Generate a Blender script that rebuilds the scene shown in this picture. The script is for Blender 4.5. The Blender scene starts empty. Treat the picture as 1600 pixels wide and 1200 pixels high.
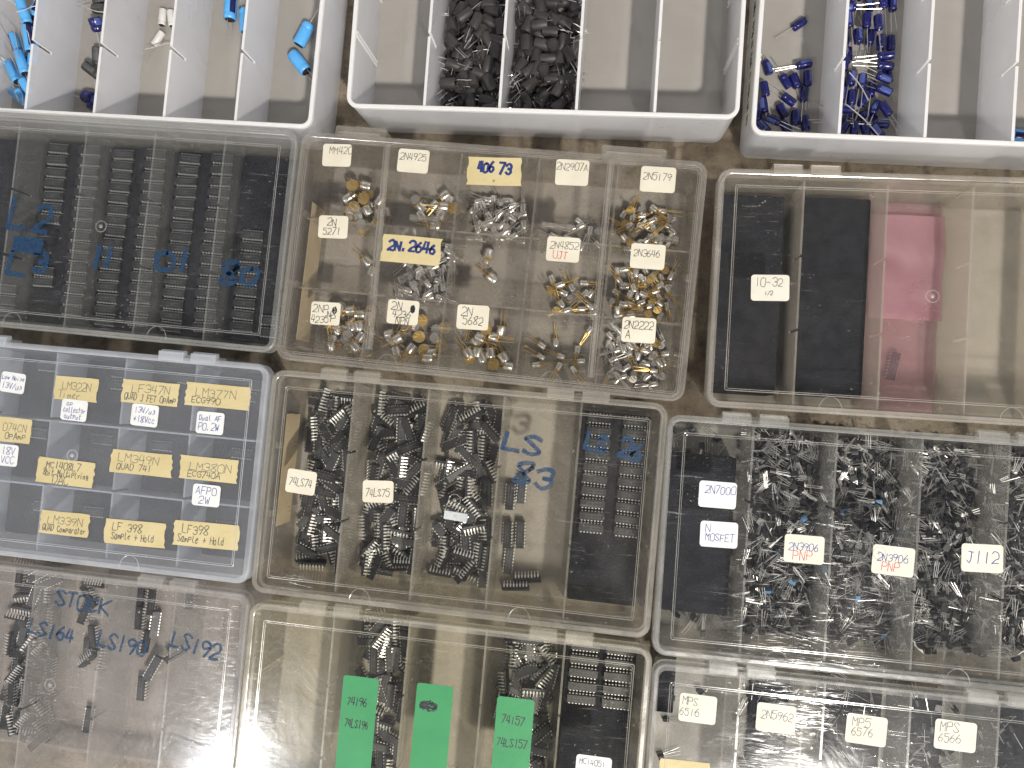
import bpy, math, random
import numpy as np
from mathutils import Matrix, Vector
random.seed(7)
scene = bpy.context.scene
COL = scene.collection
S = 0.62                      # camera height above the floor, metres
MM = 0.001

# ------------------------------------------------------------------ camera, light, exposure
F_PX, TILT, ROLL = 1200.0, 0.04, 0.10
ROT = Matrix.Rotation(ROLL, 4, 'Y') @ Matrix.Rotation(TILT, 4, 'X')
cam_d = bpy.data.cameras.new('camera')
cam = bpy.data.objects.new('camera', cam_d); COL.objects.link(cam)
cam.matrix_world = Matrix.Translation((0, 0, S)) @ ROT
cam_d.sensor_width = 36.0; cam_d.lens = 36.0 * F_PX / 1600.0
cam_d.clip_start = 0.02; cam_d.clip_end = 60
scene.camera = cam

world = bpy.data.worlds.new('World'); scene.world = world
world.use_nodes = True
wt = world.node_tree; bgn = wt.nodes['Background']
tc = wt.nodes.new('ShaderNodeTexCoord'); sx = wt.nodes.new('ShaderNodeSeparateXYZ')
rp = wt.nodes.new('ShaderNodeValToRGB')
rp.color_ramp.elements[0].position = 0.0; rp.color_ramp.elements[0].color = (0.30, 0.27, 0.24, 1)
rp.color_ramp.elements[1].position = 1.0; rp.color_ramp.elements[1].color = (0.13, 0.13, 0.14, 1)
for q, c in ((0.30, (0.72, 0.69, 0.65, 1)), (0.62, (0.95, 0.95, 0.97, 1)), (0.76, (0.30, 0.30, 0.31, 1))):  # made-up surroundings: bright ring, overhead darkened so the lids reflect less veil
    rp.color_ramp.elements.new(q).color = c
wt.links.new(tc.outputs['Generated'], sx.inputs[0]); wt.links.new(sx.outputs['Z'], rp.inputs[0])
wt.links.new(rp.outputs[0], bgn.inputs[0]); bgn.inputs[1].default_value = 1.08

def lamp(name, loc, size, power, col):
    d = bpy.data.lights.new(name, 'AREA'); d.shape = 'DISK'; d.size = size; d.energy = power; d.color = col
    o = bpy.data.objects.new(name, d); COL.objects.link(o); o.location = loc
    o.rotation_euler = (Vector((0, 0, 0.03)) - Vector(loc)).to_track_quat('-Z', 'Y').to_euler()
    return o
lamp('ceiling_lamp', (0.74, -1.42, 2.2), 0.13, 84, (1.0, 0.95, 0.88))
lamp('ceiling_lamp', (-1.30, -1.28, 2.2), 0.16, 13, (0.97, 0.98, 1.0))
scene.view_settings.view_transform = 'Standard'; scene.view_settings.look = 'None'
scene.view_settings.exposure = 0.03; scene.view_settings.gamma = 1.0
scene.view_settings.use_curve_mapping = False
cy = scene.cycles
cy.transparent_max_bounces = 48; cy.max_bounces = 7; cy.diffuse_bounces = 3; cy.glossy_bounces = 2
cy.transmission_bounces = 6; cy.sample_clamp_indirect = 4.0; cy.use_denoising = True
cy.use_adaptive_sampling = True; cy.adaptive_threshold = 0.03; cy.adaptive_min_samples = 16
cy.caustics_reflective = False; cy.caustics_refractive = False

# ------------------------------------------------------------------ picture measurements -> places
def at(u, v, z):
    d = ROT.to_3x3() @ Vector(((u - 800) / F_PX, -(v - 600) / F_PX, -1.0))
    t = (z - S) / d.z
    return Vector((t * d.x, t * d.y, z))

# ------------------------------------------------------------------ materials
def nodes(name):
    m = bpy.data.materials.new(name); m.use_nodes = True
    nt = m.node_tree
    for n in list(nt.nodes): nt.nodes.remove(n)
    out = nt.nodes.new('ShaderNodeOutputMaterial')
    def N(t, **kw):
        n = nt.nodes.new(t)
        for k, v in kw.items():
            if k in n.inputs: n.inputs[k].default_value = v
            else: setattr(n, k, v)
        return n
    return m, nt, out, N

def coords(nt, N, scale=(1, 1, 1)):
    t = N('ShaderNodeTexCoord'); oi = N('ShaderNodeObjectInfo')
    mul = N('ShaderNodeVectorMath', operation='SCALE'); mul.inputs[0].default_value = (3.1, 7.7, 5.3)
    nt.links.new(oi.outputs['Random'], mul.inputs['Scale'])
    ad = N('ShaderNodeVectorMath', operation='ADD')
    nt.links.new(t.outputs['Object'], ad.inputs[0]); nt.links.new(mul.outputs[0], ad.inputs[1])
    mp = N('ShaderNodeMapping'); mp.inputs['Scale'].default_value = scale
    nt.links.new(ad.outputs[0], mp.inputs[0])
    return mp.outputs[0]

def ramp(nt, N, src, stops):
    r = N('ShaderNodeValToRGB'); e = r.color_ramp.elements
    while len(e) < len(stops): e.new(0.5)
    for i, (p, c) in enumerate(stops):
        e[i].position = p; e[i].color = (*c, 1) if not isinstance(c, (int, float)) else (c, c, c, 1)
    nt.links.new(src, r.inputs[0]); return r.outputs[0]

def noise(nt, N, vec, scale, detail=4, rough=0.55, dist=0.0):
    n = N('ShaderNodeTexNoise', Scale=scale, Detail=detail, Roughness=rough, Distortion=dist)
    nt.links.new(vec, n.inputs['Vector']); return n.outputs['Fac']

def math_(nt, N, op, a, b):
    n = N('ShaderNodeMath', operation=op)
    for i, x in enumerate((a, b)):
        if isinstance(x, (int, float)): n.inputs[i].default_value = x
        else: nt.links.new(x, n.inputs[i])
    return n.outputs[0]

def schlick(nt, N, f0=0.04):
    lw = N('ShaderNodeLayerWeight', Blend=0.5)
    p = math_(nt, N, 'POWER', lw.outputs['Facing'], 5.0)
    return math_(nt, N, 'ADD', math_(nt, N, 'MULTIPLY', p, 0.9), f0)

def plastic_sheet(name, tint, body, haze_lo, haze_hi, rough=0.08, scratch=1.0, transl=0.35, bump=0.15, f0=0.05, smear=9.0, plain=False, glare=0.0):
    """thin clear or milky moulded plastic: see-through, with scuffs that scatter light"""
    m, nt, out, N = nodes(name); L = nt.links.new
    v = coords(nt, N)
    if plain:
        tot = big = hz = None
    else:
        big = noise(nt, N, v, smear, 4, 0.62, 0.6)
        hz = ramp(nt, N, big, [(0.36, haze_lo), (0.74, haze_hi)])
        tot = hz
    if scratch and not plain:
        acc = 0.0; mask = ramp(nt, N, noise(nt, N, v, smear * 1.7, 2, 0.5, 0.3), [(0.40, 0.08), (0.66, 1.0)])
        for rot, sc, k in ((0.35, 170, 0.24), (-0.95, 210, 0.22)):
            mp = N('ShaderNodeMapping'); mp.inputs['Rotation'].default_value = (0, 0, rot); mp.inputs['Scale'].default_value = (14, sc, 14)
            L(v, mp.inputs[0])
            q = ramp(nt, N, noise(nt, N, mp.outputs[0], 3.0, 2, 0.5, 0.5), [(0.66, 0.0), (0.78, k * scratch)])
            acc = math_(nt, N, 'ADD', acc, q)
        dust = ramp(nt, N, noise(nt, N, v, 420, 1, 0.5), [(0.70, 0.0), (0.78, 0.35 * scratch)])
        acc = math_(nt, N, 'ADD', math_(nt, N, 'MULTIPLY', math_(nt, N, 'ADD', acc, dust), mask), hz)
        c = N('ShaderNodeClamp', Max=0.9); L(acc, c.inputs[0]); tot = c.outputs[0]
    tr = N('ShaderNodeBsdfTransparent', Color=(*tint, 1))
    df = N('ShaderNodeBsdfDiffuse', Color=(*body, 1)); tl = N('ShaderNodeBsdfTranslucent', Color=(*body, 1))
    mx = N('ShaderNodeMixShader', Fac=transl); L(df.outputs[0], mx.inputs[1]); L(tl.outputs[0], mx.inputs[2])
    m2 = N('ShaderNodeMixShader'); (L(tot, m2.inputs[0]) if tot is not None else setattr(m2.inputs[0], 'default_value', (haze_lo + haze_hi) / 2)); L(tr.outputs[0], m2.inputs[1]); L(mx.outputs[0], m2.inputs[2])
    gl = N('ShaderNodeBsdfGlossy', Roughness=rough)
    if not plain:
        rr = ramp(nt, N, big, [(0.3, rough), (0.7, min(1, rough * 3.2))]); L(rr, gl.inputs['Roughness'])
    if bump and not plain:
        b = N('ShaderNodeBump', Strength=bump, Distance=0.002)
        h = math_(nt, N, 'ADD', noise(nt, N, v, 26, 3, 0.6, 0.8), math_(nt, N, 'MULTIPLY', tot, 0.6))
        L(h, b.inputs['Height']); L(b.outputs[0], gl.inputs['Normal'])
    if glare:
        g2 = N('ShaderNodeBsdfGlossy', Roughness=0.17)
        mp = N('ShaderNodeMapping'); mp.inputs['Rotation'].default_value = (0, 0, 0.5); mp.inputs['Scale'].default_value = (9, 60, 9); L(v, mp.inputs[0])
        b2 = N('ShaderNodeBump', Strength=0.32, Distance=0.002); L(noise(nt, N, mp.outputs[0], 2.2, 3, 0.6, 1.2), b2.inputs['Height']); L(b2.outputs[0], g2.inputs['Normal'])
        m4 = N('ShaderNodeMixShader'); L(ramp(nt, N, noise(nt, N, v, 15, 4, 0.65, 0.9), [(0.50, 0.0), (0.72, glare)]), m4.inputs[0]); L(m2.outputs[0], m4.inputs[1]); L(g2.outputs[0], m4.inputs[2]); m2 = m4
    m3 = N('ShaderNodeMixShader'); L(schlick(nt, N, f0), m3.inputs[0]); L(m2.outputs[0], m3.inputs[1]); L(gl.outputs[0], m3.inputs[2])
    L(m3.outputs[0], out.inputs[0])
    return m

def solid(name, c1, c2=None, scale=60, rough=0.5, metal=0.0, bump=0.0, bscale=300, spec=0.5):
    m, nt, out, N = nodes(name); L = nt.links.new
    p = N('ShaderNodeBsdfPrincipled', Roughness=rough, Metallic=metal)
    p.inputs['Specular IOR Level'].default_value = spec
    v = coords(nt, N)
    f = noise(nt, N, v, scale, 4)
    L(ramp(nt, N, f, [(0.3, c1), (0.7, c2 or c1)]), p.inputs['Base Color'])
    if bump:
        b = N('ShaderNodeBump', Strength=bump, Distance=0.001); L(noise(nt, N, v, bscale, 3), b.inputs['Height']); L(b.outputs[0], p.inputs['Normal'])
    L(p.outputs[0], out.inputs[0]); return m

def ink(name, c, alpha):
    m, nt, out, N = nodes(name); L = nt.links.new
    v = coords(nt, N)
    a = ramp(nt, N, noise(nt, N, v, 320, 3), [(0.25, alpha * 0.62), (0.6, alpha)])
    t = N('ShaderNodeBsdfTransparent'); d = N('ShaderNodeBsdfPrincipled', Roughness=0.5); d.inputs['Base Color'].default_value = (*c, 1)
    mx = N('ShaderNodeMixShader'); L(a, mx.inputs[0]); L(t.outputs[0], mx.inputs[1]); L(d.outputs[0], mx.inputs[2]); L(mx.outputs[0], out.inputs[0])
    return m

def concrete():
    m, nt, out, N = nodes('concrete'); L = nt.links.new
    t = N('ShaderNodeTexCoord'); v = t.outputs['Object']
    a = noise(nt, N, v, 7, 6, 0.65, 0.4); b = noise(nt, N, v, 60, 5, 0.7); c = noise(nt, N, v, 330, 3, 0.6)
    base = ramp(nt, N, a, [(0.30, (0.105, 0.080, 0.055)), (0.52, (0.20, 0.165, 0.12)), (0.72, (0.33, 0.285, 0.22))])
    sp = ramp(nt, N, b, [(0.30, (0.35, 0.33, 0.30)), (0.5, (1, 1, 1)), (0.75, (1.3, 1.28, 1.25))])
    mx = N('ShaderNodeMixRGB', blend_type='MULTIPLY', Fac=1.0); L(base, mx.inputs[1]); L(sp, mx.inputs[2])
    pits = ramp(nt, N, c, [(0.27, (0.12, 0.10, 0.08)), (0.36, (1, 1, 1))])
    m2 = N('ShaderNodeMixRGB', blend_type='MULTIPLY', Fac=0.85); L(mx.outputs[0], m2.inputs[1]); L(pits, m2.inputs[2])
    p = N('ShaderNodeBsdfPrincipled', Roughness=0.8); L(m2.outputs[0], p.inputs['Base Color'])
    bp = N('ShaderNodeBump', Strength=0.5, Distance=0.002); L(math_(nt, N, 'ADD', b, c), bp.inputs['Height']); L(bp.outputs[0], p.inputs['Normal'])
    L(p.outputs[0], out.inputs[0]); return m

M_CONC = concrete()
M_MILK = plastic_sheet('milky plastic', (0.93, 0.93, 0.95), (0.95, 0.95, 0.96), 0.48, 0.58, 0.22, 0.25, 0.5, 0.05, 0.04)
M_MILKFLOOR = plastic_sheet('milky floor', (0.93, 0.92, 0.90), (0.61, 0.58, 0.54), 0.56, 0.68, 0.30, 0.25, 0.3, 0.05, 0.03)
M_MILKRIM = plastic_sheet('milky edge', (0.95, 0.95, 0.95), (0.95, 0.94, 0.93), 0.92, 0.97, 0.3, 0.0, 0.4, 0.0, 0.04)  # whiter, denser rim: light piped through the plastic is put into its colour
def clear_set(tag, tint, body, lid, wall, edge, scr=1.0, fl=(0.22, 0.42), dv=0.22):
    return dict(
        lid=plastic_sheet('clear lid ' + tag, tint, body, lid[0], lid[1], 0.07, scr, 0.35, 0.16, 0.042, glare=0.042 * scr),
        under=plastic_sheet('clear underside ' + tag, tint, body, lid[0] * .5, lid[0] * .5, 0.1, 0, 0.5, 0, 0.025, plain=True),
        wall=plastic_sheet('clear wall ' + tag, tint, body, wall[0], wall[1], 0.15, 0, 0.5, 0, 0.03, plain=True),
        floor=plastic_sheet('clear floor ' + tag, tint, body, fl[0], fl[1], 0.3, 0, 0.3, 0, 0.03, smear=22),
        div=plastic_sheet('clear divider ' + tag, tint, body, dv, dv, 0.2, 0, 0.5, 0, 0.03, plain=True),
        edge=plastic_sheet('clear edge ' + tag, tint, tuple(min(1, b * 1.12) for b in body), edge[0] * .62, edge[1] * .72, 0.09, 0, 0.4, 0.12, 0.09, smear=30))  # paler, denser body imitates the bright lines light makes in thick edges
C_DARK = clear_set('grey', (0.985, 0.985, 0.98), (0.66, 0.66, 0.62), (0.0, 0.028), (0.12, 0.18), (0.28, 0.42), fl=(0.18, 0.34), dv=0.09)
C_GREY = clear_set('clear grey', (0.985, 0.985, 0.98), (0.70, 0.69, 0.65), (0.0, 0.03), (0.12, 0.18), (0.28, 0.42), fl=(0.18, 0.34), dv=0.22)
C_BROWN = clear_set('brown', (0.97, 0.965, 0.955), (0.70, 0.65, 0.58), (0.0, 0.05), (0.08, 0.12), (0.22, 0.34), fl=(0.22, 0.38), dv=0.08)
C_YELL = clear_set('yellowed', (0.985, 0.98, 0.95), (0.72, 0.68, 0.59), (0.0, 0.035), (0.12, 0.18), (0.34, 0.50), fl=(0.20, 0.40), dv=0.42)
C_HAZY = clear_set('hazy', (0.985, 0.98, 0.965), (0.70, 0.66, 0.58), (0.0, 0.04), (0.14, 0.20), (0.30, 0.44), fl=(0.22, 0.42), dv=0.38)
C_FOG = clear_set('foggy', (0.985, 0.98, 0.965), (0.74, 0.69, 0.61), (0.0, 0.035), (0.14, 0.22), (0.30, 0.44), fl=(0.32, 0.52), dv=0.34)
C_BLUE = clear_set('bluish milky', (0.97, 0.975, 0.985), (0.73, 0.755, 0.80), (0.13, 0.20), (0.34, 0.44), (0.6, 0.75), 0.3, dv=0.52)
C_STOCK = clear_set('scuffed', (0.98, 0.975, 0.975), (0.71, 0.69, 0.655), (0.0, 0.07), (0.10, 0.16), (0.30, 0.46), 1.3, fl=(0.16, 0.36), dv=0.24)
M_TLEAD = solid('thin tinned lead', (0.52, 0.51, 0.49), (0.66, 0.65, 0.63), 90, 0.36, 0.7)
M_LEAD = solid('tinned lead', (0.62, 0.60, 0.56), (0.75, 0.73, 0.70), 90, 0.30, 0.9)
M_PIN = solid('chip pin', (0.66, 0.65, 0.62), (0.82, 0.81, 0.78), 200, 0.35, 0.55)
M_GOLD = solid('gold lead', (0.68, 0.47, 0.15), (0.80, 0.58, 0.24), 90, 0.32, 0.85)
M_CAN = solid('nickel can', (0.68, 0.65, 0.61), (0.80, 0.78, 0.74), 120, 0.26, 0.85)
M_CHIP = solid('black epoxy', (0.010, 0.011, 0.013), (0.020, 0.021, 0.024), 160, 0.42, 0, 0.2, 900)
M_MARK = solid('grey chip print', (0.045, 0.048, 0.05), (0.085, 0.09, 0.095), 500, 0.6)
M_FOAM = solid('black conductive foam', (0.010, 0.011, 0.015), (0.022, 0.023, 0.030), 90, 0.95, 0, 0.8, 700, 0.15)
M_PINK = plastic_sheet('pink antistatic film', (0.99, 0.83, 0.88), (0.78, 0.52, 0.60), 0.26, 0.42, 0.2, 0.6, 0.4, 0.3, 0.05, 14)
M_PINKPALE = plastic_sheet('pale pink film', (0.98, 0.86, 0.89), (0.70, 0.50, 0.54), 0.16, 0.28, 0.15, 0.8, 0.4, 0.3, 0.05, 14)
M_SLEEVE = solid('black shrink sleeve', (0.022, 0.020, 0.020), (0.045, 0.040, 0.038), 70, 0.50, 0, 0.15, 400)
M_NAVY = solid('navy sleeve', (0.007, 0.008, 0.065), (0.010, 0.012, 0.12), 60, 0.22, 0)
M_NAVYBAND = solid('pale navy band', (0.05, 0.075, 0.25), (0.08, 0.11, 0.34), 60, 0.25, 0)
M_BLUE = solid('sky blue sleeve', (0.085, 0.36, 0.74), (0.11, 0.42, 0.82), 50, 0.28, 0)
M_WHITEC = solid('white sleeve', (0.60, 0.59, 0.56), (0.70, 0.69, 0.66), 60, 0.35, 0)
M_ENDBLK = solid('rubber end', (0.012, 0.012, 0.012), None, 50, 0.6)
M_PAPER_W = solid('white paper', (0.61, 0.61, 0.60), (0.67, 0.67, 0.66), 90, 0.7, 0, 0.1, 900)
M_PAPER_C = solid('cream paper', (0.56, 0.515, 0.40), (0.63, 0.595, 0.49), 45, 0.7, 0, 0.1, 900)
M_PAPER_I = solid('ivory paper', (0.58, 0.55, 0.46), (0.64, 0.62, 0.54), 45, 0.7, 0, 0.1, 900)
M_TAPE = solid('masking tape', (0.47, 0.385, 0.19), (0.54, 0.46, 0.26), 40, 0.75, 0, 0.5, 350)
M_TAPEOLD = solid('old brown tape', (0.42, 0.33, 0.20), (0.52, 0.43, 0.28), 40, 0.75, 0, 0.3, 350)
M_GREEN = solid('green paper', (0.024, 0.205, 0.07), (0.032, 0.24, 0.085), 40, 0.40, 0, 0.1, 500)
I_PENCIL = ink('pencil', (0.10, 0.10, 0.10), 0.85)
I_PALE = ink('pale pencil', (0.22, 0.21, 0.17), 0.75)
I_PEN = ink('black pen', (0.02, 0.02, 0.03), 0.95)
I_BLUE = ink('blue pen', (0.035, 0.06, 0.26), 0.95)
I_RED = ink('red pen', (0.55, 0.04, 0.05), 0.95)
I_MARK = ink('blue marker', (0.004, 0.034, 0.088), 0.95)
I_NAVY = ink('navy marker', (0.012, 0.03, 0.16), 0.98)

# ------------------------------------------------------------------ mesh building
class MB:
    def __init__(s): s.v = []; s.f = []; s.m = []
    def add(s, vs, fs, mi=0):
        o = len(s.v); s.v += [tuple(p) for p in vs]
        s.f += [tuple(i + o for i in f) for f in fs]; s.m += [mi] * len(fs)
    def box(s, x0, x1, y0, y1, z0, z1, mi=0, ch=0.0):
        if ch:
            s.loft([[(x0, y0, z0), (x1, y0, z0), (x1, y1, z0), (x0, y1, z0)],
                    [(x0, y0, z1 - ch), (x1, y0, z1 - ch), (x1, y1, z1 - ch), (x0, y1, z1 - ch)],
                    [(x0 + ch, y0 + ch, z1), (x1 - ch, y0 + ch, z1), (x1 - ch, y1 - ch, z1), (x0 + ch, y1 - ch, z1)]], mi)
            return
        v = [(x0, y0, z0), (x1, y0, z0), (x1, y1, z0), (x0, y1, z0), (x0, y0, z1), (x1, y0, z1), (x1, y1, z1), (x0, y1, z1)]
        s.add(v, [(3, 2, 1, 0), (4, 5, 6, 7), (0, 1, 5, 4), (1, 2, 6, 5), (2, 3, 7, 6), (3, 0, 4, 7)], mi)
    def loft(s, loops, mi=0, cap0=True, cap1=True, mis=None):
        n = len(loops[0]); vs = [p for l in loops for p in l]; o = len(s.v); s.v += [tuple(p) for p in vs]
        if cap0: s.f.append(tuple(o + i for i in reversed(range(n)))); s.m.append(mis[0] if mis else mi)
        for k in range(len(loops) - 1):
            for i in range(n):
                j = (i + 1) % n
                s.f.append((o + k * n + i, o + k * n + j, o + (k + 1) * n + j, o + (k + 1) * n + i)); s.m.append(mis[k + 1] if mis else mi)
        if cap1: s.f.append(tuple(o + (len(loops) - 1) * n + i for i in range(n))); s.m.append(mis[-1] if mis else mi)
    def tube(s, pts, r, n=6, mi=0, closed=False):
        pts = [Vector(p) for p in pts]; loops = []
        up = Vector((0.13, 0.21, 1.0)); N = len(pts)
        for i, p in enumerate(pts):
            a = pts[(i - 1) % N] if (closed or i) else p; b = pts[(i + 1) % N] if (closed or i < N - 1) else p
            t = (b - a).normalized(); x = t.cross(up)
            if x.length < 1e-4: x = t.cross(Vector((1, 0, 0)))
            x.normalize(); y = t.cross(x)
            loops.append([p + (x * math.cos(2 * math.pi * k / n) + y * math.sin(2 * math.pi * k / n)) * r for k in range(n)])
        if closed: loops.append(loops[0])
        s.loft(loops, mi, not closed, not closed)
    def lathe(s, prof, n=14, mi=0, axis='x', mis=None, cap0=True, cap1=True):
        loops = []
        for a, r in prof:
            l = []
            for k in range(n):
                c, q = math.cos(2 * math.pi * k / n) * r, math.sin(2 * math.pi * k / n) * r
                l.append((a, c, q) if axis == 'x' else (c, q, a))
            loops.append(l)
        s.loft(loops, mi, cap0, cap1, mis)
    def mesh(s, name, mats, smooth=False):
        me = bpy.data.meshes.new(name); me.from_pydata(s.v, [], s.f)
        for m in (mats if isinstance(mats, (list, tuple)) else [mats]): me.materials.append(m)
        if any(s.m): me.polygons.foreach_set('material_index', s.m)
        if smooth: me.polygons.foreach_set('use_smooth', [True] * len(me.polygons))
        me.update(); return me
    def build(s, name, mats, parent=None, smooth=False):
        o = bpy.data.objects.new(name, s.mesh(name, mats, smooth)); COL.objects.link(o)
        if parent is not None: o.parent = parent
        if smooth:
            try: o.data.set_sharp_from_angle(angle=math.radians(38))
            except Exception: pass
        return o

def tag(o, label=None, cat=None, group=None, kind=None):
    if label: o['label'] = label
    if cat: o['category'] = cat
    if group: o['group'] = group
    if kind: o['kind'] = kind
    return o

def rrect(x0, x1, y0, y1, r, z, n=6):
    out = []
    for cx, cy_, a0 in ((x1 - r, y1 - r, 0), (x0 + r, y1 - r, 90), (x0 + r, y0 + r, 180), (x1 - r, y0 + r, 270)):
        for k in range(n + 1):
            a = math.radians(a0 + 90 * k / n); out.append((cx + r * math.cos(a), cy_ + r * math.sin(a), z))
    return out

def copy_thing(proto, M, label, cat, group):
    o = proto.copy(); COL.objects.link(o); o.matrix_world = M
    o['label'] = label; o['category'] = cat
    if group: o['group'] = group
    for ch in proto.children:
        c = ch.copy(); COL.objects.link(c); c.parent = o
    return o
PROTOS = []
def drop_protos():
    for p in PROTOS:
        for c in list(p.children): bpy.data.objects.remove(c)
        bpy.data.objects.remove(p)

# ------------------------------------------------------------------ handwriting: single-stroke letters
G = {
 '0': '~2615034110304145351', '1': '2620', '2': '~0516364443210000 0040', '3': '~051636454323 ~2343413010001', '4': '1602 02 42 3530',
}
GL = {
 '0': [('~', '26 05 01 10 30 41 45 26')], '1': [('-', '26 20')], '2': [('~', '05 16 36 45 43 22 00'), ('-', '00 40')],
 '3': [('~', '05 26 45 43 23'), ('~', '23 43 41 20 01')], '4': [('-', '16 02 42'), ('-', '36 30')],
 '5': [('-', '46 06 04'), ('~', '04 34 42 30 10 01')], '6': [('~', '36 14 02 10 30 42 33 13 02')], '7': [('-', '06 46 10')],
 '8': [('~', '34 46 26 05 14 32 41 20 01 12 34 45')], '9': [('~', '44 13 05 26 45 44 20')],
 'A': [('-', '00 26 40'), ('-', '12 32')], 'C': [('~', '45 26 04 02 20 41')], 'D': [('-', '06 00'), ('~', '06 36 43 20 00')],
 'E': [('-', '46 06 00 40'), ('-', '03 33')], 'F': [('-', '46 06 00'), ('-', '03 33')], 'G': [('~', '45 26 04 02 20 41 43'), ('-', '43 23')],
 'H': [('-', '06 00'), ('-', '46 40'), ('-', '03 43')], 'I': [('-', '26 20')], 'J': [('~', '36 32 20 01'), ('-', '16 46')],
 'K': [('-', '06 00'), ('-', '46 03 40')], 'L': [('-', '06 00 40')], 'M': [('-', '00 06 23 46 40')], 'N': [('-', '00 06 40 46')],
 'O': [('~', '26 05 01 10 30 41 45 26')], 'P': [('-', '06 00'), ('~', '06 36 44 33 03')], 'Q': [('~', '26 05 01 10 30 41 45 26'), ('-', '22 40')],
 'S': [('~', '45 26 05 14 32 41 20 01')], 'T': [('-', '06 46'), ('-', '26 20')], 'U': [('~', '06 02 20 42 46')], 'V': [('-', '06 20 46')],
 'W': [('-', '06 10 24 30 46')], 'a': [('~', '34 14 01 20 33'), ('-', '34 30 40')], 'b': [('-', '06 00'), ('~', '03 24 42 20 00')],
 'c': [('~', '33 14 01 20 31')], 'd': [('~', '33 14 01 20 31'), ('-', '36 30')], 'e': [('~', '02 33 24 02 10 31')], 'g': [('~', '33 14 02 21 33'), ('~', '33 30 10')],
 'i': [('-', '13 10'), ('-', '15 15')], 'l': [('~', '16 11 30')], 'm': [('-', '03 00'), ('~', '02 13 20'), ('~', '22 33 40')], 'n': [('-', '03 00'), ('~', '02 23 30')],
 'o': [('~', '24 03 01 20 32 24')], 'p': [('-', '04 00'), ('~', '04 34 32 02')], 'r': [('-', '03 00'), ('~', '02 13 33')], 's': [('~', '33 14 22 31 00')],
 't': [('-', '16 10 20'), ('-', '04 34')], 'u': [('~', '03 00 20 33'), ('-', '33 30')], 'y': [('-', '03 21'), ('-', '43 00')], 'x': [('-', '03 30'), ('-', '00 33')],
 'w': [('-', '03 10 22 30 43')], 'v': [('-', '03 20 43')], '/': [('-', '00 46')], '.': [('-', '10 11')], ',': [('-', '11 00')], '-': [('-', '03 33')],
 '+': [('-', '03 43'), ('-', '25 21')], '%': [('~', '03 10 33 36')], '^': [('-', '14 44'), ('-', '26 22'), ('-', '11 41')], ' ': [],
}
def spline(pts, k=4):
    out = []
    for i in range(len(pts) - 1):
        p0, p1, p2, p3 = pts[max(i - 1, 0)], pts[i], pts[i + 1], pts[min(i + 2, len(pts) - 1)]
        for j in range(k):
            t = j / k
            out.append(tuple(0.5 * (2 * b + (c - a) * t + (2 * a - 5 * b + 4 * c - d) * t * t + (3 * b - a - 3 * c + d) * t ** 3) for a, b, c, d in zip(p0, p1, p2, p3)))
    out.append(pts[-1]); return out
def strokes(text, w, h, jit, rng, slant=0.12):
    """polylines of the text, centred, total width w, cap height h"""
    n = len(text); adv = w / max(n - 0.22, 0.8); cw = adv * 0.76; out = []
    for i, ch in enumerate(text):
        dy = rng.uniform(-.06, .06) * h; sc = rng.uniform(.92, 1.08)
        for typ, s in GL.get(ch, []):
            pts = [(int(a[0]) / 4 + rng.uniform(-jit, jit), int(a[1]) / 6 + rng.uniform(-jit, jit)) for a in s.split()]
            segs = [spline(pts)] if typ == '~' and len(pts) > 2 else [pts[k:k + 2] for k in range(len(pts) - 1)]
            for sg in segs:
                out.append([(-w / 2 + i * adv + x * cw * sc + slant * y * h * 0.6, -h / 2 + dy + y * h * sc) for x, y in sg])
    return out
def ribbon(mb, pts, w, z, rng, mi=0):
    """a flat pen stroke of width w"""
    P = [Vector(p) for p in pts]
    if len(P) == 1 or (P[0] - P[-1]).length < 1e-6 and len(P) == 2: P = [P[0], P[0] + Vector((w, 0))]
    L, R = [], []
    for i, p in enumerate(P):
        t = (P[min(i + 1, len(P) - 1)] - P[max(i - 1, 0)])
        if t.length < 1e-9: t = Vector((1, 0))
        t.normalize(); nrm = Vector((-t.y, t.x)); ww = w * 0.5 * rng.uniform(.8, 1.15)
        if i == 0: p = p - t * w * .3
        if i == len(P) - 1: p = p + t * w * .3
        L.append(p + nrm * ww); R.append(p - nrm * ww)
    n = len(P); vs = [(q.x, q.y, z) for q in L] + [(q.x, q.y, z) for q in R]
    mb.add(vs, [(i + 1, i, n + i, n + i + 1) for i in range(n - 1)], mi)
STROKE_Z = [0]
def write(parent, name, items, z, seed):
    """items: (text, cx, cy, width, height, pen width, ink). one mesh per ink"""
    rng = random.Random(seed); by = {}
    for text, cx, cyy, w, h, pw, mat in items:
        mb = by.setdefault(mat.name, (MB(), mat))[0]
        if text == '#':     # scribbled-out patch
            for k in range(9):
                pts = [(cx + math.cos(a) * w * .5 * rng.uniform(.75, 1), cyy + math.sin(a) * h * .5 * rng.uniform(.6, 1)) for a in [rng.uniform(0, 6) + j * 2.1 for j in range(6)]]
                STROKE_Z[0] += 1
                ribbon(mb, spline(pts, 5), pw, z + (STROKE_Z[0] % 97) * 2e-7, rng)
            continue
        for st in strokes(text, w, h, 0.05, rng):
            STROKE_Z[0] += 1
            ribbon(mb, [(x + cx, y + cyy) for x, y in st], pw, z + (STROKE_Z[0] % 97) * 2e-7, rng)
    for mb, mat in by.values():
        if mb.v: mb.build(name, mat, parent)

# ------------------------------------------------------------------ the floor
fl = MB(); fl.add([(-30, -30, 0), (30, -30, 0), (30, 30, 0), (-30, 30, 0)], [(0, 1, 2, 3)])
tag(fl.build('ground', M_CONC), 'rough brown grey concrete under the boxes', None, None, 'structure')

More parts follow.
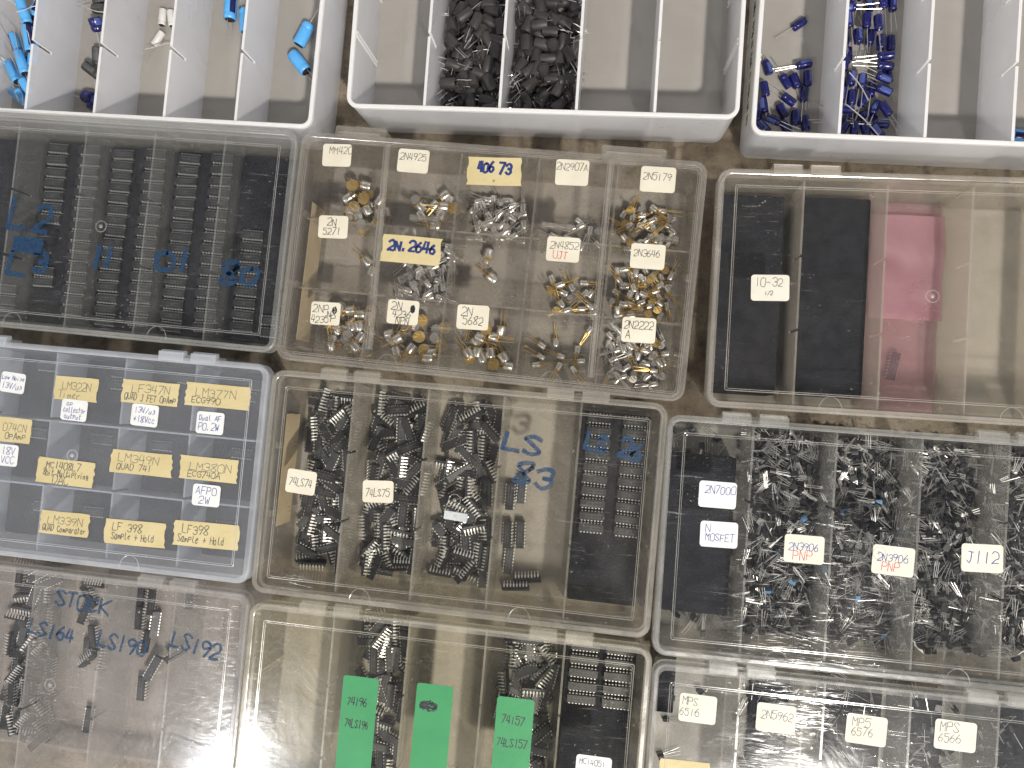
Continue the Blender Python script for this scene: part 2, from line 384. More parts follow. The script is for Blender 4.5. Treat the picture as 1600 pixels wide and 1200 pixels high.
# ------------------------------------------------------------------ storage boxes
H_LID, H_RIM = 62 * MM, 57 * MM
W0, D0 = 300 * MM, 171 * MM
class Box: pass
def frame_of(corner, pos, deg, W, D):
    a = math.radians(deg); x = Vector((math.cos(a), math.sin(a))); y = Vector((-math.sin(a), math.cos(a)))
    p = Vector(pos) * S
    if 'R' in corner: p = p - x * W
    if 'B' in corner: p = p + y * D
    return p, a
def make_box(corner, pos, deg, label, mats, W=W0, D=D0, closed=True, ncol=5, z_rows=(), gap=12.5, boss=True):
    b = Box(); b.W, b.D = W, D
    o, a = frame_of(corner, pos, deg, W, D)
    b.a = a; b.O = o
    b.M = Matrix.Translation((o.x, o.y, 0.0005)) @ Matrix.Rotation(a, 4, 'Z'); b.Mi = b.M.inverted()
    e = bpy.data.objects.new('storage_box', None); COL.objects.link(e); e.empty_display_size = 0.02
    e.matrix_world = b.M
    tag(e, label, 'storage box', 'plastic boxes of sorted electronic parts'); b.e = e
    b.mats = mats; b.cols = []
    t = (2.0 if closed else 3.1) * MM
    if closed:
        top, ins, rb = 53 * MM, 2.6 * MM, 8 * MM
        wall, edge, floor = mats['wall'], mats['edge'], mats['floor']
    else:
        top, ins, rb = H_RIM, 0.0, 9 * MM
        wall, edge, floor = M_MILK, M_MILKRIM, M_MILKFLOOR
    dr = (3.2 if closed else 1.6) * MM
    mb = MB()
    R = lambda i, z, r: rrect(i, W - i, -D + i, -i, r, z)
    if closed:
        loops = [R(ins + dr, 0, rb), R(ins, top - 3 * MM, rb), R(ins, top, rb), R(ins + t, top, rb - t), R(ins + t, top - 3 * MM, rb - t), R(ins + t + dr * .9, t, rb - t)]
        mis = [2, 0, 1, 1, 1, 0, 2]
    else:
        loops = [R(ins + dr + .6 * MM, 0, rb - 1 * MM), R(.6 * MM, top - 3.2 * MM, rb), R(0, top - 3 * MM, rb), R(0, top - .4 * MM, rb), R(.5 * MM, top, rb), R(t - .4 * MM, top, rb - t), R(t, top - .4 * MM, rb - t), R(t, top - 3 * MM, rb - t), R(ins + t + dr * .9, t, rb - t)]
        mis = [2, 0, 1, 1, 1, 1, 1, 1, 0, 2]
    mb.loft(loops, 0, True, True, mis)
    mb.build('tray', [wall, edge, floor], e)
    b.x0, b.x1 = ins + t, W - ins - t
    b.xs = [b.x0 + (b.x1 - b.x0) * i / ncol for i in range(ncol + 1)]
    zt = top - (1.2 * MM if not closed else 2 * MM)
    for i in range(1, ncol):
        # a moulded partition with two slots cut from its top edge
        th = (0.75 if closed else 1.05) * MM; y0, y1 = -ins - t - .2 * MM, -D + ins + t + .2 * MM
        yb0, yb1 = y0 - dr * .9, y1 + dr * .9
        prof = [(yb0, t + .05 * MM), (y0, zt)]
        for f in (0.335, 0.665):
            yc = y0 + (y1 - y0) * f
            g = (1.1 if closed else 1.6) * MM; prof += [(yc + g, zt), (yc + g * .8, zt - 21 * MM), (yc - g * .8, zt - 21 * MM), (yc - g, zt)]
        prof += [(y1, zt), (yb1, t + .05 * MM)]
        mb = MB(); n = len(prof); x = b.xs[i]
        mb.v = [(x - th, p, q) for p, q in prof] + [(x + th, p, q) for p, q in prof]
        mb.f = [tuple(range(n)), tuple(reversed(range(n, 2 * n)))]; mb.m = [0, 0]
        for k in range(n):
            j = (k + 1) % n; mb.f.append((k, n + k, n + j, j))
            mb.m.append(0 if k in (n - 1,) else 1)
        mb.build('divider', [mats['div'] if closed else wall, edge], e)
    b.zt = zt
    for x_, sg in ((b.x0, 1), (b.x1, -1)):      # slot rails on the end walls
        for f in (0.335, 0.665):
            mb = MB(); y = -ins - t + (-D + 2 * ins + 2 * t) * f; a_, w_ = .95 * MM, 2.2 * MM
            def U(dx, z):
                u0, u1, um = x_ - sg * .3 * MM + sg * dx, x_ + sg * 1.1 * MM + sg * dx, x_ + sg * .25 * MM + sg * dx
                q = [(u0, y - w_, z), (u1, y - w_, z), (u1, y - w_ + a_, z), (um, y - w_ + a_, z), (um, y + w_ - a_, z), (u1, y + w_ - a_, z), (u1, y + w_, z), (u0, y + w_, z)]
                return q if sg > 0 else q[::-1]
            mb.loft([U(dr * .9, t + .1 * MM), U(0, zt - 1 * MM)])
            mb.build('slot_rail', edge, e)
    for fy in z_rows:       # low cross partitions
        mb = MB(); y = -D * fy
        for i in range(ncol):
            mb.box(b.xs[i] + 1 * MM, b.xs[i + 1] - 1 * MM, y - .6 * MM, y + .6 * MM, t, zt - 8 * MM, 0)
            mb.box(b.xs[i] + 1 * MM, b.xs[i + 1] - 1 * MM, y - .7 * MM, y + .7 * MM, zt - 8 * MM + 2e-5, zt - 7 * MM, 1)
        mb.build('cross_divider', [mats['div'], edge], e)
    if closed:
        lm, em = mats['lid'], mats['edge']
        mb = MB(); z0, z1 = 50 * MM, H_LID
        R9 = lambda i, z: rrect(i, W - i, -D + i, -i, max(10 * MM - i, 2 * MM), z)
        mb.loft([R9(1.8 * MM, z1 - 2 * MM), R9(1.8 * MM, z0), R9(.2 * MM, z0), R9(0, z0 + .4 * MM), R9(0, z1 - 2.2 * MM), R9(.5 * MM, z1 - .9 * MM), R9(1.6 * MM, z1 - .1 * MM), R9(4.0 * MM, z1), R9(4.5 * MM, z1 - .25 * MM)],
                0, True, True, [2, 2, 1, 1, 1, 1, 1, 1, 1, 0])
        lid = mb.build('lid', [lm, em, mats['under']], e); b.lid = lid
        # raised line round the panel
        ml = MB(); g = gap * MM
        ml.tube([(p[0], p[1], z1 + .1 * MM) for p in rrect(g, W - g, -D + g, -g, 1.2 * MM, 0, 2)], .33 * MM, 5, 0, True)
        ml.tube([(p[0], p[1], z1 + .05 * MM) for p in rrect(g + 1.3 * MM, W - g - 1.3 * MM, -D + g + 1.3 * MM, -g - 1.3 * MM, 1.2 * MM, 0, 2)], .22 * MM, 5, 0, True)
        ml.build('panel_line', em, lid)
        mc = MB(); mc.tube([(4.3 * MM * math.cos(k * .2618), 4.3 * MM * math.sin(k * .2618), .1 * MM) for k in range(24)], .32 * MM, 5, 0, True)
        mc.lathe([(.05 * MM, 1.5 * MM), (.7 * MM, 1.3 * MM), (1.1 * MM, .6 * MM)], 12, 0, 'z')
        if boss:
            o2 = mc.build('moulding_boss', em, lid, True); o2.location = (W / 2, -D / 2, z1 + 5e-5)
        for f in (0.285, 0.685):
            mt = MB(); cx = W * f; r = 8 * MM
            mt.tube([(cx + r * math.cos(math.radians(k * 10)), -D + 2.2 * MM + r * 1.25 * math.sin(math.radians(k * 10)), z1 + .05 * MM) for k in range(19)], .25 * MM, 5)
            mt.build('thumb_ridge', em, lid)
    return b
def hinges(b, spans=((.125, .285), (.70, .86)), big=False):
    for f0, f1 in spans:
        mb = MB(); x0, x1 = b.W * f0, b.W * f1; z1 = H_LID + .4 * MM
        if big:
            mb.loft([rrect(x0, x1, -2 * MM, 6.5 * MM, 2.2 * MM, 44 * MM, 4), rrect(x0, x1, -2 * MM, 6.5 * MM, 2.2 * MM, z1 - 2 * MM, 4), rrect(x0 + 1 * MM, x1 - 1 * MM, -1 * MM, 5 * MM, 2 * MM, z1, 4)])
            mb.box(x0 + 4 * MM, x1 - 4 * MM, -.5 * MM, 1.2 * MM, z1 + 2e-5, z1 + 1.4 * MM)
        else:
            w = (x1 - x0)
            mb.box(x0, x1, 0.2 * MM, 2.0 * MM, 46 * MM, z1 - 5 * MM)
            for q in (0.02, 0.56):
                xa, xb = x0 + w * q, x0 + w * (q + .42)
                mb.box(xa, xb, -3.4 * MM, 3.6 * MM, 56 * MM, z1, 0, .6 * MM)
                mb.tube([(xa + .4 * MM, 3.4 * MM, 57.5 * MM), (xb - .4 * MM, 3.4 * MM, 57.5 * MM)], 1.7 * MM, 8)
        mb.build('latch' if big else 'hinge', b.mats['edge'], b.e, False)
def loc(b, u, v, z):
    return b.Mi @ at(u, v, z)
PX = S * 0.9 / F_PX           # one photo pixel at lid height
SEED = [100]
def sticker(b, u, v, w, h, mat, items, rot=0.0, label=None, r=2.2, name='sticker', pen=0.85, torn=False, zoff=0.0):
    """paper label or tape on the lid, with its handwriting. items: (text, cx, cy, width [, height]) as fractions of the label, ink"""
    SEED[0] += 1; rng = random.Random(SEED[0])
    p = loc(b, u, v, H_LID); W, Hh = w * PX, h * PX
    mb = MB(); t = .16 * MM
    if torn:
        def side(xs, sgn, n):
            k = []
            for i in range(n + 1):
                k.append((xs + rng.uniform(-1, .6) * W * .022, (-.5 + i / n) * Hh * sgn))
            return k
        n = 7
        right = side(W / 2, 1, n); left = side(-W / 2, -1, n)
        out = right + [(W * .3, Hh * .5 + rng.uniform(-.3, .3) * MM), (-W * .1, Hh * .5 + rng.uniform(-.3, .3) * MM)] + left + [(W * .1, -Hh * .5 + rng.uniform(-.3, .3) * MM)]
        out = [(x, y) for x, y in out]
        mb.loft([[(x, y, 0) for x, y in out], [(x, y, t) for x, y in out]])
    else:
        k = r * MM
        mb.loft([rrect(-W / 2, W / 2, -Hh / 2, Hh / 2, k, 0, 4), rrect(-W / 2, W / 2, -Hh / 2, Hh / 2, k, t, 4)])
    o = mb.build(name, mat, b.e)
    o.location = (p.x, p.y, H_LID + .06 * MM + zoff); o.rotation_euler = (0, 0, math.radians(rot))
    if label: o['label'] = label
    its = []
    for it in items:
        text, cx, cyy, ww, mat_ = it[:5]; hh = it[5] if len(it) > 5 else min(.34 * Hh, ww * W / max(len(text), 1) * 1.55) / Hh
        pw = (it[6] if len(it) > 6 else pen) * PX * 1.25
        its.append((text, cx * W, cyy * Hh, ww * W, hh * Hh, pw, mat_))
    if its: write(o, 'handwriting', its, t + .04 * MM, SEED[0])
    return o
def marker(b, items, pen=5.0, mat=None):
    """felt-tip writing straight on the lid. items: (text, u, v, width px, height px, rot)"""
    for text, u, v, w, h, rot in items:
        SEED[0] += 1
        p = loc(b, u, v, H_LID); e = MB(); rng = random.Random(SEED[0])
        if text == '#':
            for k in range(7):
                ribbon(e, spline([(-w * PX * .5 * rng.uniform(.8, 1), (k / 6 - .5) * h * PX), (w * PX * .5 * rng.uniform(.8, 1), (k / 6 - .45) * h * PX)], 3), pen * 1.5 * PX, k * 2e-6, rng)
        else:
            for k, st in enumerate(strokes(text, w * PX, h * PX, 0.05, rng)): ribbon(e, st, pen * PX, k * 2e-6, rng)
        o = e.build('marker_writing', mat or I_MARK, b.lid)
        o.location = (p.x, p.y, H_LID + .12 * MM); o.rotation_euler = (0, 0, math.radians(rot))

bA = make_box('BR', (-.341, .354), -5.2, 'open milky white box with sky blue capacitors in its right compartments', None, closed=False)
bB = make_box('BL', (-.297, .379), -4.0, 'open milky white box half filled with black sleeved inductors', None, closed=False, W=.474 * S)
bC = make_box('BL', (.189, .327), -4.6, 'open milky white box holding small navy blue capacitors', None, closed=False)
bD = make_box('TR', (-.354, .349), -5.8, 'clear closed box of black chips in rows with blue marker on its lid', C_DARK)
bE = make_box('TL', (-.350, .349), -6.35, 'clear closed box of gold and silver metal transistors under cream stickers', C_BROWN, W=.493 * S, D=.2825 * S, z_rows=(.36, .67), gap=5.5)
bF = make_box('TL', (.151, .287), -3.7, 'foggy closed box with black foam slabs and pink film inside', C_FOG, D=.278 * S)
bG = make_box('TR', (-.387, .061), -5.2, 'bluish milky closed box covered with strips of masking tape', C_BLUE, D=.268 * S, z_rows=(.36, .67))
bH = make_box('TL', (-.384, .056), -5.2, 'clear closed box of heaped black chips with blue marker and two cream stickers', C_HAZY, W=.478 * S, D=.271 * S)
bI = make_box('TL', (.090, .001), -4.2, 'clear closed box filled with tiny black transistors and pale stickers', C_GREY)
bJ = make_box('TR', (-.409, -.217), -5.2, 'scuffed clear box marked STOCK in blue felt pen', C_STOCK)
bK = make_box('TL', (-.408, -.225), -5.0, 'yellowed clear box with green paper labels on its lid', C_YELL, W=.482 * S, boss=False)
pL = at(1021, 1035, H_LID)
bL = make_box('TL', (pL.x / S, pL.y / S), -4.4, 'scratched clear box with four ivory stickers and sparse transistors', C_GREY)
for b in (bF, bG, bH, bI, bJ, bK, bL): hinges(b)
hinges(bE, ((.085, .215), (.745, .90)), True)
for pa, pb in (((606, 225), (577, 546)), ((955, 250), (923, 590))):      # long clear ridges on the lid
    p, q = loc(bE, *pa, H_LID), loc(bE, *pb, H_LID); mb = MB()
    d = Vector((q.x - p.x, q.y - p.y, 0)).normalized(); n_ = Vector((-d.y, d.x, 0))
    for k, w_, h_ in ((-1, .8, 1.5), (1, .8, 1.5), (0, 2.6, .5)):
        c0, c1 = Vector((p.x, p.y, H_LID + 3e-5)) + n_ * k * 2.1 * MM, Vector((q.x, q.y, H_LID + 3e-5)) + n_ * k * 2.1 * MM
        hw = n_ * w_ * .5 * MM; up = Vector((0, 0, h_ * MM))
        mb.loft([[c0 - hw, c0 + hw, c1 + hw, c1 - hw], [c0 - hw * .7 + up, c0 + hw * .7 + up, c1 + hw * .7 + up, c1 - hw * .7 + up]])
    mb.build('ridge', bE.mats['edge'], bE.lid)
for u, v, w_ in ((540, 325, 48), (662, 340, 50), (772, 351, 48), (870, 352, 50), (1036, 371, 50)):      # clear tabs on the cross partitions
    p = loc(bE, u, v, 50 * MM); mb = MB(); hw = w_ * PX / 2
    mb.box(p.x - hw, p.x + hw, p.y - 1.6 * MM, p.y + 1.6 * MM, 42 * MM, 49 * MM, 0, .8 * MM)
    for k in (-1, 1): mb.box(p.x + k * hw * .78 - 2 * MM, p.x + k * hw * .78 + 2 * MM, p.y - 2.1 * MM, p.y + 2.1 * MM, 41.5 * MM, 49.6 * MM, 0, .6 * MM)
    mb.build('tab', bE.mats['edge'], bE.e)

# ------------------------------------------------------------------ stickers and writing
C, Wp, Iv, TP = M_PAPER_C, M_PAPER_W, M_PAPER_I, M_TAPE
def st(b, u, v, w, h, mat, lines, rot=0, label=None, **k): return sticker(b, u, v, w, h, mat, lines, rot, label, **k)
P = I_PENCIL
st(bE, 527, 243, 48, 37, C, [('MM420', .12, .22, .78, P)], 3, 'speckled cream sticker on the top left compartment')
st(bE, 646, 252, 51, 38, C, [('2N4925', -.02, .18, .84, P)], 0)
st(bE, 773, 268, 86, 45, TP, [('406', -.17, .14, .28, I_NAVY, .34, 3.2), ('73', .19, .08, .22, I_NAVY, .42, 3.4), ('o', 0, -.33, .04, P)], 3, 'torn masking tape with bold navy numerals', torn=True, name='masking_tape')
st(bE, 894, 270, 52, 41, C, [('2N2907A', -.01, .22, .94, P)], 2)
st(bE, 1028, 281, 54, 40, C, [('2N5179', -.03, .10, .80, P)], 1)
st(bE, 521, 355, 49, 37, C, [('2N', -.06, .22, .30, I_PEN), ('5271', -.04, -.18, .58, I_PEN)], 3)
st(bE, 643, 391, 96, 44, TP, [('2N.2646', .0, .12, .80, I_NAVY, .34, 3.4)], 0, 'torn masking tape with bold navy writing', torn=True, name='masking_tape')
st(bE, 880, 390, 52, 39, C, [('2N4852', .02, .16, .84, P), ('UJT', -.08, -.24, .42, I_RED)], 1)
st(bE, 1012, 401, 53, 39, C, [('2N3646', -.04, .12, .74, P)], 1)
st(bE, 509, 490, 49, 37, C, [('2NP', -.18, .20, .52, I_PEN), ('4235', -.18, -.26, .58, I_PEN), ('#', .30, .16, .16, I_PEN, .34, .8), ('N', .12, -.02, .12, I_PEN), ('P', .26, -.2, .14, I_PEN)], 2)
st(bE, 630, 488, 51, 39, C, [('2N', -.22, .24, .34, I_PEN), ('4236', -.04, -.08, .58, I_PEN), ('NPN', 0, -.36, .42, I_PEN), ('#', .30, .16, .16, I_PEN, .34, .8)], 1)
st(bE, 739, 496, 51, 39, C, [('2N', -.2, .22, .34, I_PEN), ('5682', .0, -.14, .62, I_PEN)], 2)
st(bE, 998, 516, 52, 39, C, [('2N2222', -.02, .2, .84, I_PEN), ('A', -.32, -.18, .14, I_PEN)], 2)

bp = I_BLUE
st(bG, 21, 598, 44, 34, Wp, [('Low Noise', 0, .24, .92, bp), ('13V/us', .0, -.16, .84, bp)], -3)
st(bG, 120, 608, 76, 39, TP, [('LM322N', 0, .1, .66, I_PALE), ('Timer', -.14, -.26, .52, I_PALE)], 0, torn=True, name='masking_tape', pen=1.1)
st(bG, 117, 641, 46, 35, Wp, [('op', -.2, .30, .22, bp), ('collector', .02, .02, .86, bp, .26), ('output', -.02, -.30, .66, bp)], -1, zoff=.2 * MM)
st(bG, 236, 614, 99, 38, TP, [('LF347N', 0, .14, .66, I_PALE), ('QUAD J FET OpAmp', 0, -.24, .90, P, .28)], 0, torn=True, name='masking_tape', pen=1.1)
st(bG, 227, 649, 47, 36, Wp, [('13V/us', 0, .22, .78, bp), ('+18Vcc', 0, -.2, .80, bp)], -1, zoff=.2 * MM)
st(bG, 341, 619, 110, 38, TP, [('LM377N', -.04, .1, .62, I_PALE), ('ECG990', -.18, -.24, .44, P, .26)], 0, 'masking tape with its right end folded back', torn=True, name='masking_tape', pen=1.1)
st(bG, 329, 661, 47, 36, Wp, [('Dual AF', -.02, .22, .78, bp), ('PO.2W', -.04, -.18, .74, bp)], 0, zoff=.1 * MM)
st(bG, 20, 672, 68, 41, TP, [('074CN', .06, .12, .62, I_PALE), ('OpAmp', .1, -.22, .54, P)], 0, torn=True, name='masking_tape', pen=1.1)
st(bG, 9, 711, 46, 36, Wp, [('18V', .1, .2, .5, bp), ('VCC', .1, -.2, .5, bp)], 0)
st(bG, 104, 738, 101, 42, TP, [('MC1408L7', -.06, .24, .60, P), ('8bit Multiplying', .0, -.06, .80, P, .26), ('DAC', -.08, -.34, .28, P)], -1, 'wrinkled masking tape with three lines of pencil', torn=True, name='masking_tape', pen=1.1)
st(bG, 222, 724, 106, 38, TP, [('LM349N', -.06, .16, .66, I_PALE), ('QUAD 741', -.12, -.2, .56, P, .27)], 0, torn=True, name='masking_tape', pen=1.1)
st(bG, 327, 733, 98, 38, TP, [('LM380N', .02, .06, .72, I_PALE), ('ECG740A', -.08, -.26, .56, P, .26)], 0, torn=True, name='masking_tape', pen=1.1)
st(bG, 323, 774, 47, 35, Wp, [('AFPO', -.02, .22, .74, bp), ('2W', -.06, -.2, .4, bp)], 0, zoff=.1 * MM)
st(bG, 102, 818, 87, 38, TP, [('LM339N', .0, .1, .70, I_PALE), ('QUAD Comparator', 0, -.24, .88, P, .27)], 0, torn=True, name='masking_tape', pen=1.1)
st(bG, 212, 833, 105, 40, TP, [('LF 398', -.14, .2, .48, P), ('Sample + Hold', -.04, -.16, .70, P, .28)], 1, torn=True, name='masking_tape', pen=1.1)
st(bG, 323, 836, 110, 40, TP, [('LF398', -.18, .18, .40, P), ('Sample + Hold', -.08, -.2, .72, P, .30)], 1, torn=True, name='masking_tape', pen=1.1)

st(bH, 471, 753, 49, 38, C, [('74LS74', -.02, -.02, .76, P, .32)], -3, pen=1.0)
st(bH, 591, 768, 50, 35, C, [('74LS75', -.02, -.05, .76, P, .34)], 4, pen=1.0)
marker(bH, [('LS', 815, 693, 56, 26, -4), ('83', 834, 742, 58, 32, -4), ('LS 26', 958, 697, 86, 26, -8)], 6.6)
st(bF, 1203, 450, 57, 40, Iv, [('10-32', -.04, .22, .72, P), ('1/2', -.04, -.2, .2, P)], 2)
st(bI, 1121, 773, 56, 40, Wp, [('2N7000', .06, .18, .80, bp)], 0)
st(bI, 1123, 835, 56, 39, Wp, [('N', -.3, .24, .13, bp), ('MOSFET', .02, -.12, .76, bp)], 1)
st(bI, 1256, 858, 58, 42, Iv, [('2N3906', -.02, .08, .74, bp), ('PNP', -.04, -.24, .48, I_RED)], 0)
st(bI, 1395, 876, 60, 43, Iv, [('2N3906', -.02, .1, .72, bp), ('PNP', -.06, -.22, .40, I_RED)], -2)
st(bI, 1534, 872, 58, 41, Iv, [('J112', .0, .02, .76, bp, .40)], 2, pen=1.1)
st(bK, 557, 1143, 57, 172, M_GREEN, [('74196', -.06, .27, .54, I_PEN, .07), ('74LS196', -.02, .07, .66, I_PEN, .07)], 0, 'green paper label with two lines of pen', name='green_label', pen=1.2)
st(bK, 673, 1156, 58, 172, M_GREEN, [('#', -.14, .30, .52, I_PEN, .10, 1.2)], 0, 'green paper label with scribbled out writing', name='green_label', pen=1.2)
st(bK, 799, 1178, 58, 172, M_GREEN, [('74157', -.04, .30, .60, I_PEN, .07), ('74LS157', -.02, .10, .80, I_PEN, .07)], 0, 'green paper label beside the foam compartment', name='green_label', pen=1.2)
st(bK, 927, 1202, 54, 41, Wp, [('MC14051', -.05, .26, .72, P)], 0)
st(bL, 1090, 1107, 55, 42, Iv, [('MPS', -.22, .24, .40, P), ('6516', -.22, -.14, .52, P)], -1)
st(bL, 1212, 1122, 57, 42, Iv, [('2N5962', .02, .1, .80, P)], -1)
st(bL, 1353, 1140, 58, 43, Iv, [('MP5', -.14, .24, .44, P), ('6576', -.1, -.08, .52, P)], -2)
st(bL, 1492, 1149, 58, 43, Iv, [('MPS', -.16, .26, .44, P), ('6566', -.14, -.1, .52, P)], -1)
st(bL, 1070, 1206, 74, 34, TP, [], 1, torn=True, name='masking_tape')
marker(bJ, [('STOCK', 129, 942, 94, 23, -5), ('LS164', 81, 986, 78, 21, -6), ('LS190', 191, 1006, 82, 24, -6), ('LS192', 306, 1009, 82, 24, -8)], 4.2)
marker(bD, [('L', 30, 333, 30, 46, -4), ('2', 66, 343, 26, 42, -4), ('L', 28, 412, 30, 34, -4), ('3', 63, 410, 24, 36, -4)], 8.5)
marker(bD, [('#', 44, 384, 52, 18, -4)], 6.5)
marker(bD, [('1', 152, 402, 10, 34, -4), ('1', 170, 400, 10, 34, -4), ('O', 258, 409, 30, 28, -4), ('1', 287, 407, 10, 30, -4), ('8', 358, 427, 26, 38, -4), ('0', 391, 430, 26, 26, -4)], 8.0)

# ------------------------------------------------------------------ small electronic parts
def make_chip(npin=7):
    L, w, h = (npin * 2.54 + 1.6) * MM, 6.4 * MM, 3.3 * MM
    mb = MB()
    mb.loft([[(-L / 2 + .3 * MM, -w / 2 + .3 * MM, -h / 2), (L / 2 - .3 * MM, -w / 2 + .3 * MM, -h / 2), (L / 2 - .3 * MM, w / 2 - .3 * MM, -h / 2), (-L / 2 + .3 * MM, w / 2 - .3 * MM, -h / 2)],
             [(-L / 2, -w / 2, 0), (L / 2, -w / 2, 0), (L / 2, w / 2, 0), (-L / 2, w / 2, 0)],
             [(-L / 2 + .3 * MM, -w / 2 + .35 * MM, h / 2), (L / 2 - .3 * MM, -w / 2 + .35 * MM, h / 2), (L / 2 - .3 * MM, w / 2 - .35 * MM, h / 2), (-L / 2 + .3 * MM, w / 2 - .35 * MM, h / 2)]])
    z = h / 2 + .03 * MM; rng = random.Random(npin)
    for row in (-1.1, 1.0):         # faint printed code
        x = -L * .28
        while x < L * .34:
            q = rng.uniform(.5, 1.1) * MM; mb.add([(x, row * MM - .45 * MM, z), (x + q, row * MM - .45 * MM, z), (x + q, row * MM + .45 * MM, z), (x, row * MM + .45 * MM, z)], [(0, 1, 2, 3)], 1); x += q + .45 * MM
    mb.lathe([(h / 2 + .02 * MM, .8 * MM), (h / 2 + .04 * MM, .8 * MM)], 8, 1, 'z')
    o = mb.build('chip', [M_CHIP, M_MARK])
    for s in (-1, 1):
        pb = MB()
        for i in range(npin):
            x = (i - (npin - 1) / 2) * 2.54 * MM
            a, b_ = s * w / 2, s * (w / 2 + .75 * MM)
            pb.box(x - .6 * MM, x + .6 * MM, min(a, b_), max(a, b_), -.15 * MM, .12 * MM)
            c, d = s * (w / 2 + .5 * MM), s * (w / 2 + .78 * MM)
            pb.loft([[(x - .6 * MM, min(c, d), -.16 * MM), (x + .6 * MM, min(c, d), -.16 * MM), (x + .6 * MM, max(c, d), -.16 * MM), (x - .6 * MM, max(c, d), -.16 * MM)],
                     [(x - .6 * MM, min(c, d) , -1.9 * MM), (x + .6 * MM, min(c, d), -1.9 * MM), (x + .6 * MM, max(c, d), -1.9 * MM), (x - .6 * MM, max(c, d), -1.9 * MM)],
                     [(x - .25 * MM, min(c, d), -2.4 * MM), (x + .25 * MM, min(c, d), -2.4 * MM), (x + .25 * MM, max(c, d), -2.4 * MM), (x - .25 * MM, max(c, d), -2.4 * MM)],
                     [(x - .22 * MM, min(c, d), -5.0 * MM), (x + .22 * MM, min(c, d), -5.0 * MM), (x + .22 * MM, max(c, d), -5.0 * MM), (x - .22 * MM, max(c, d), -5.0 * MM)]])
        pb.build('pin_row', M_PIN, o)
    PROTOS.append(o); return o
def lead_path(p0, d, n, wob, rng, length):
    pts = [Vector(p0)]; d = Vector(d)
    for i in range(n):
        d = (d + Vector((0, rng.uniform(-wob, wob), rng.uniform(-wob, wob) * .6))).normalized()
        pts.append(pts[-1] + d * length / n)
    return pts
M_TRBLUE = solid('muted blue plastic', (0.085, 0.20, 0.36), (0.12, 0.26, 0.42), 120, 0.5)
def make_transistor(seed, blue=False):
    rng = random.Random(seed); mb = MB(); w, dpt, Lb = 2.4 * MM, 1.3 * MM, 4.7 * MM
    prof = [(-w, -dpt)] + [(w * math.cos(math.radians(a)) * -1, -dpt + 3.3 * MM * math.sin(math.radians(a))) for a in (20, 50, 90, 130, 160)] + [(w, -dpt)]
    mb.loft([[(0, y, z) for y, z in prof], [(Lb, y, z) for y, z in prof]])
    o = mb.build('transistor', M_TRBLUE if blue else M_CHIP)
    for k in (-1, 0, 1):
        t = MB(); t.tube(lead_path((.05 * MM, k * 1.27 * MM, 0), (-1, k * rng.uniform(-.02, .10), rng.uniform(-.06, .06)), 3, .07, rng, rng.uniform(12.5, 14) * MM), .22 * MM, 4)
        t.build('lead', M_TLEAD, o)
    PROTOS.append(o); return o
def make_can(seed, r, h, gold, lead_l, flip=False):
    rng = random.Random(seed); mb = MB()
    mb.lathe([(0, r), (h * .86, r), (h, r * .86), (h + .01 * MM, r * .4)], 14, 0, 'x')
    o = mb.build('metal_transistor', M_CAN, None, True)
    f = MB(); f.lathe([(-.9 * MM, r * .9), (-.9 * MM, r * 1.14), (-.25 * MM, r * 1.14), (-.05 * MM, r * .9)], 14, 0, 'x')
    f.box(-.8 * MM, -.4 * MM, r * 1.05, r * 1.35, -.4 * MM, .4 * MM)
    f.build('flange', M_GOLD if gold else M_CAN, o, True)
    for k in range(3):
        a = k * math.pi / 2 + .5
        t = MB(); t.tube(lead_path((-.9 * MM, r * .5 * math.cos(a), r * .5 * math.sin(a)), (-1, rng.uniform(-.13, .13), rng.uniform(-.05, .05)), 3, .05, rng, lead_l * rng.uniform(.9, 1.05)), .30 * MM, 5)
        t.build('lead', M_GOLD if gold else M_LEAD, o)
    PROTOS.append(o); return o
def make_cap(seed, r, L, mats, lead_l, axial=False, wob=.05, n=16, name='capacitor', gap=.45):
    rng = random.Random(seed); mb = MB()
    prof = [(0, r * .80), (.15 * r, r * .96), (.35 * r, r), (.75 * r, r), (.9 * r, r * .94), (1.05 * r, r), (L - .3 * r, r), (L - .1 * r, r * .95), (L, r * .82)]
    mb.lathe(prof, n, 0, 'x')
    q = 3                       # a paler printed stripe along the side
    if len(mats) > 1:
        o0 = 1
        for k in range(len(prof) - 1):
            for i in range(n):
                if i in (q, q + 1, q + 2) and 4 <= k <= 6: mb.m[o0 + k * n + i] = 1
    o = mb.build(name, mats, None, True)
    e = MB(); e.lathe([(-.01 * MM, r * .78), (-.25 * MM, r * .70), (-.3 * MM, r * .2)], n, 0, 'x')
    e.lathe([(L + .01 * MM, r * .78), (L + .12 * MM, r * .72), (L + .13 * MM, r * .2)], n, 0, 'x'); e.build('end_disc', M_ENDBLK if mats[0] is not M_NAVY else M_NAVY, o)
    for k in (-1, 1):
        t = MB()
        if axial:
            pts = lead_path((0, 0, 0), (-1, 0, 0), 4, wob, rng, lead_l)
            if k == 1: pts = [Vector((L - p.x, -p.y, p.z)) for p in pts]
        else: pts = lead_path((-.1 * MM, k * r * gap, 0), (-1, k * rng.uniform(-.05, .12), rng.uniform(-.05, .05)), 4, wob, rng, lead_l * (1 if k > 0 else .86))
        t.tube(pts, .30 * MM, 5); t.build('lead', M_LEAD, o)
    PROTOS.append(o); return o
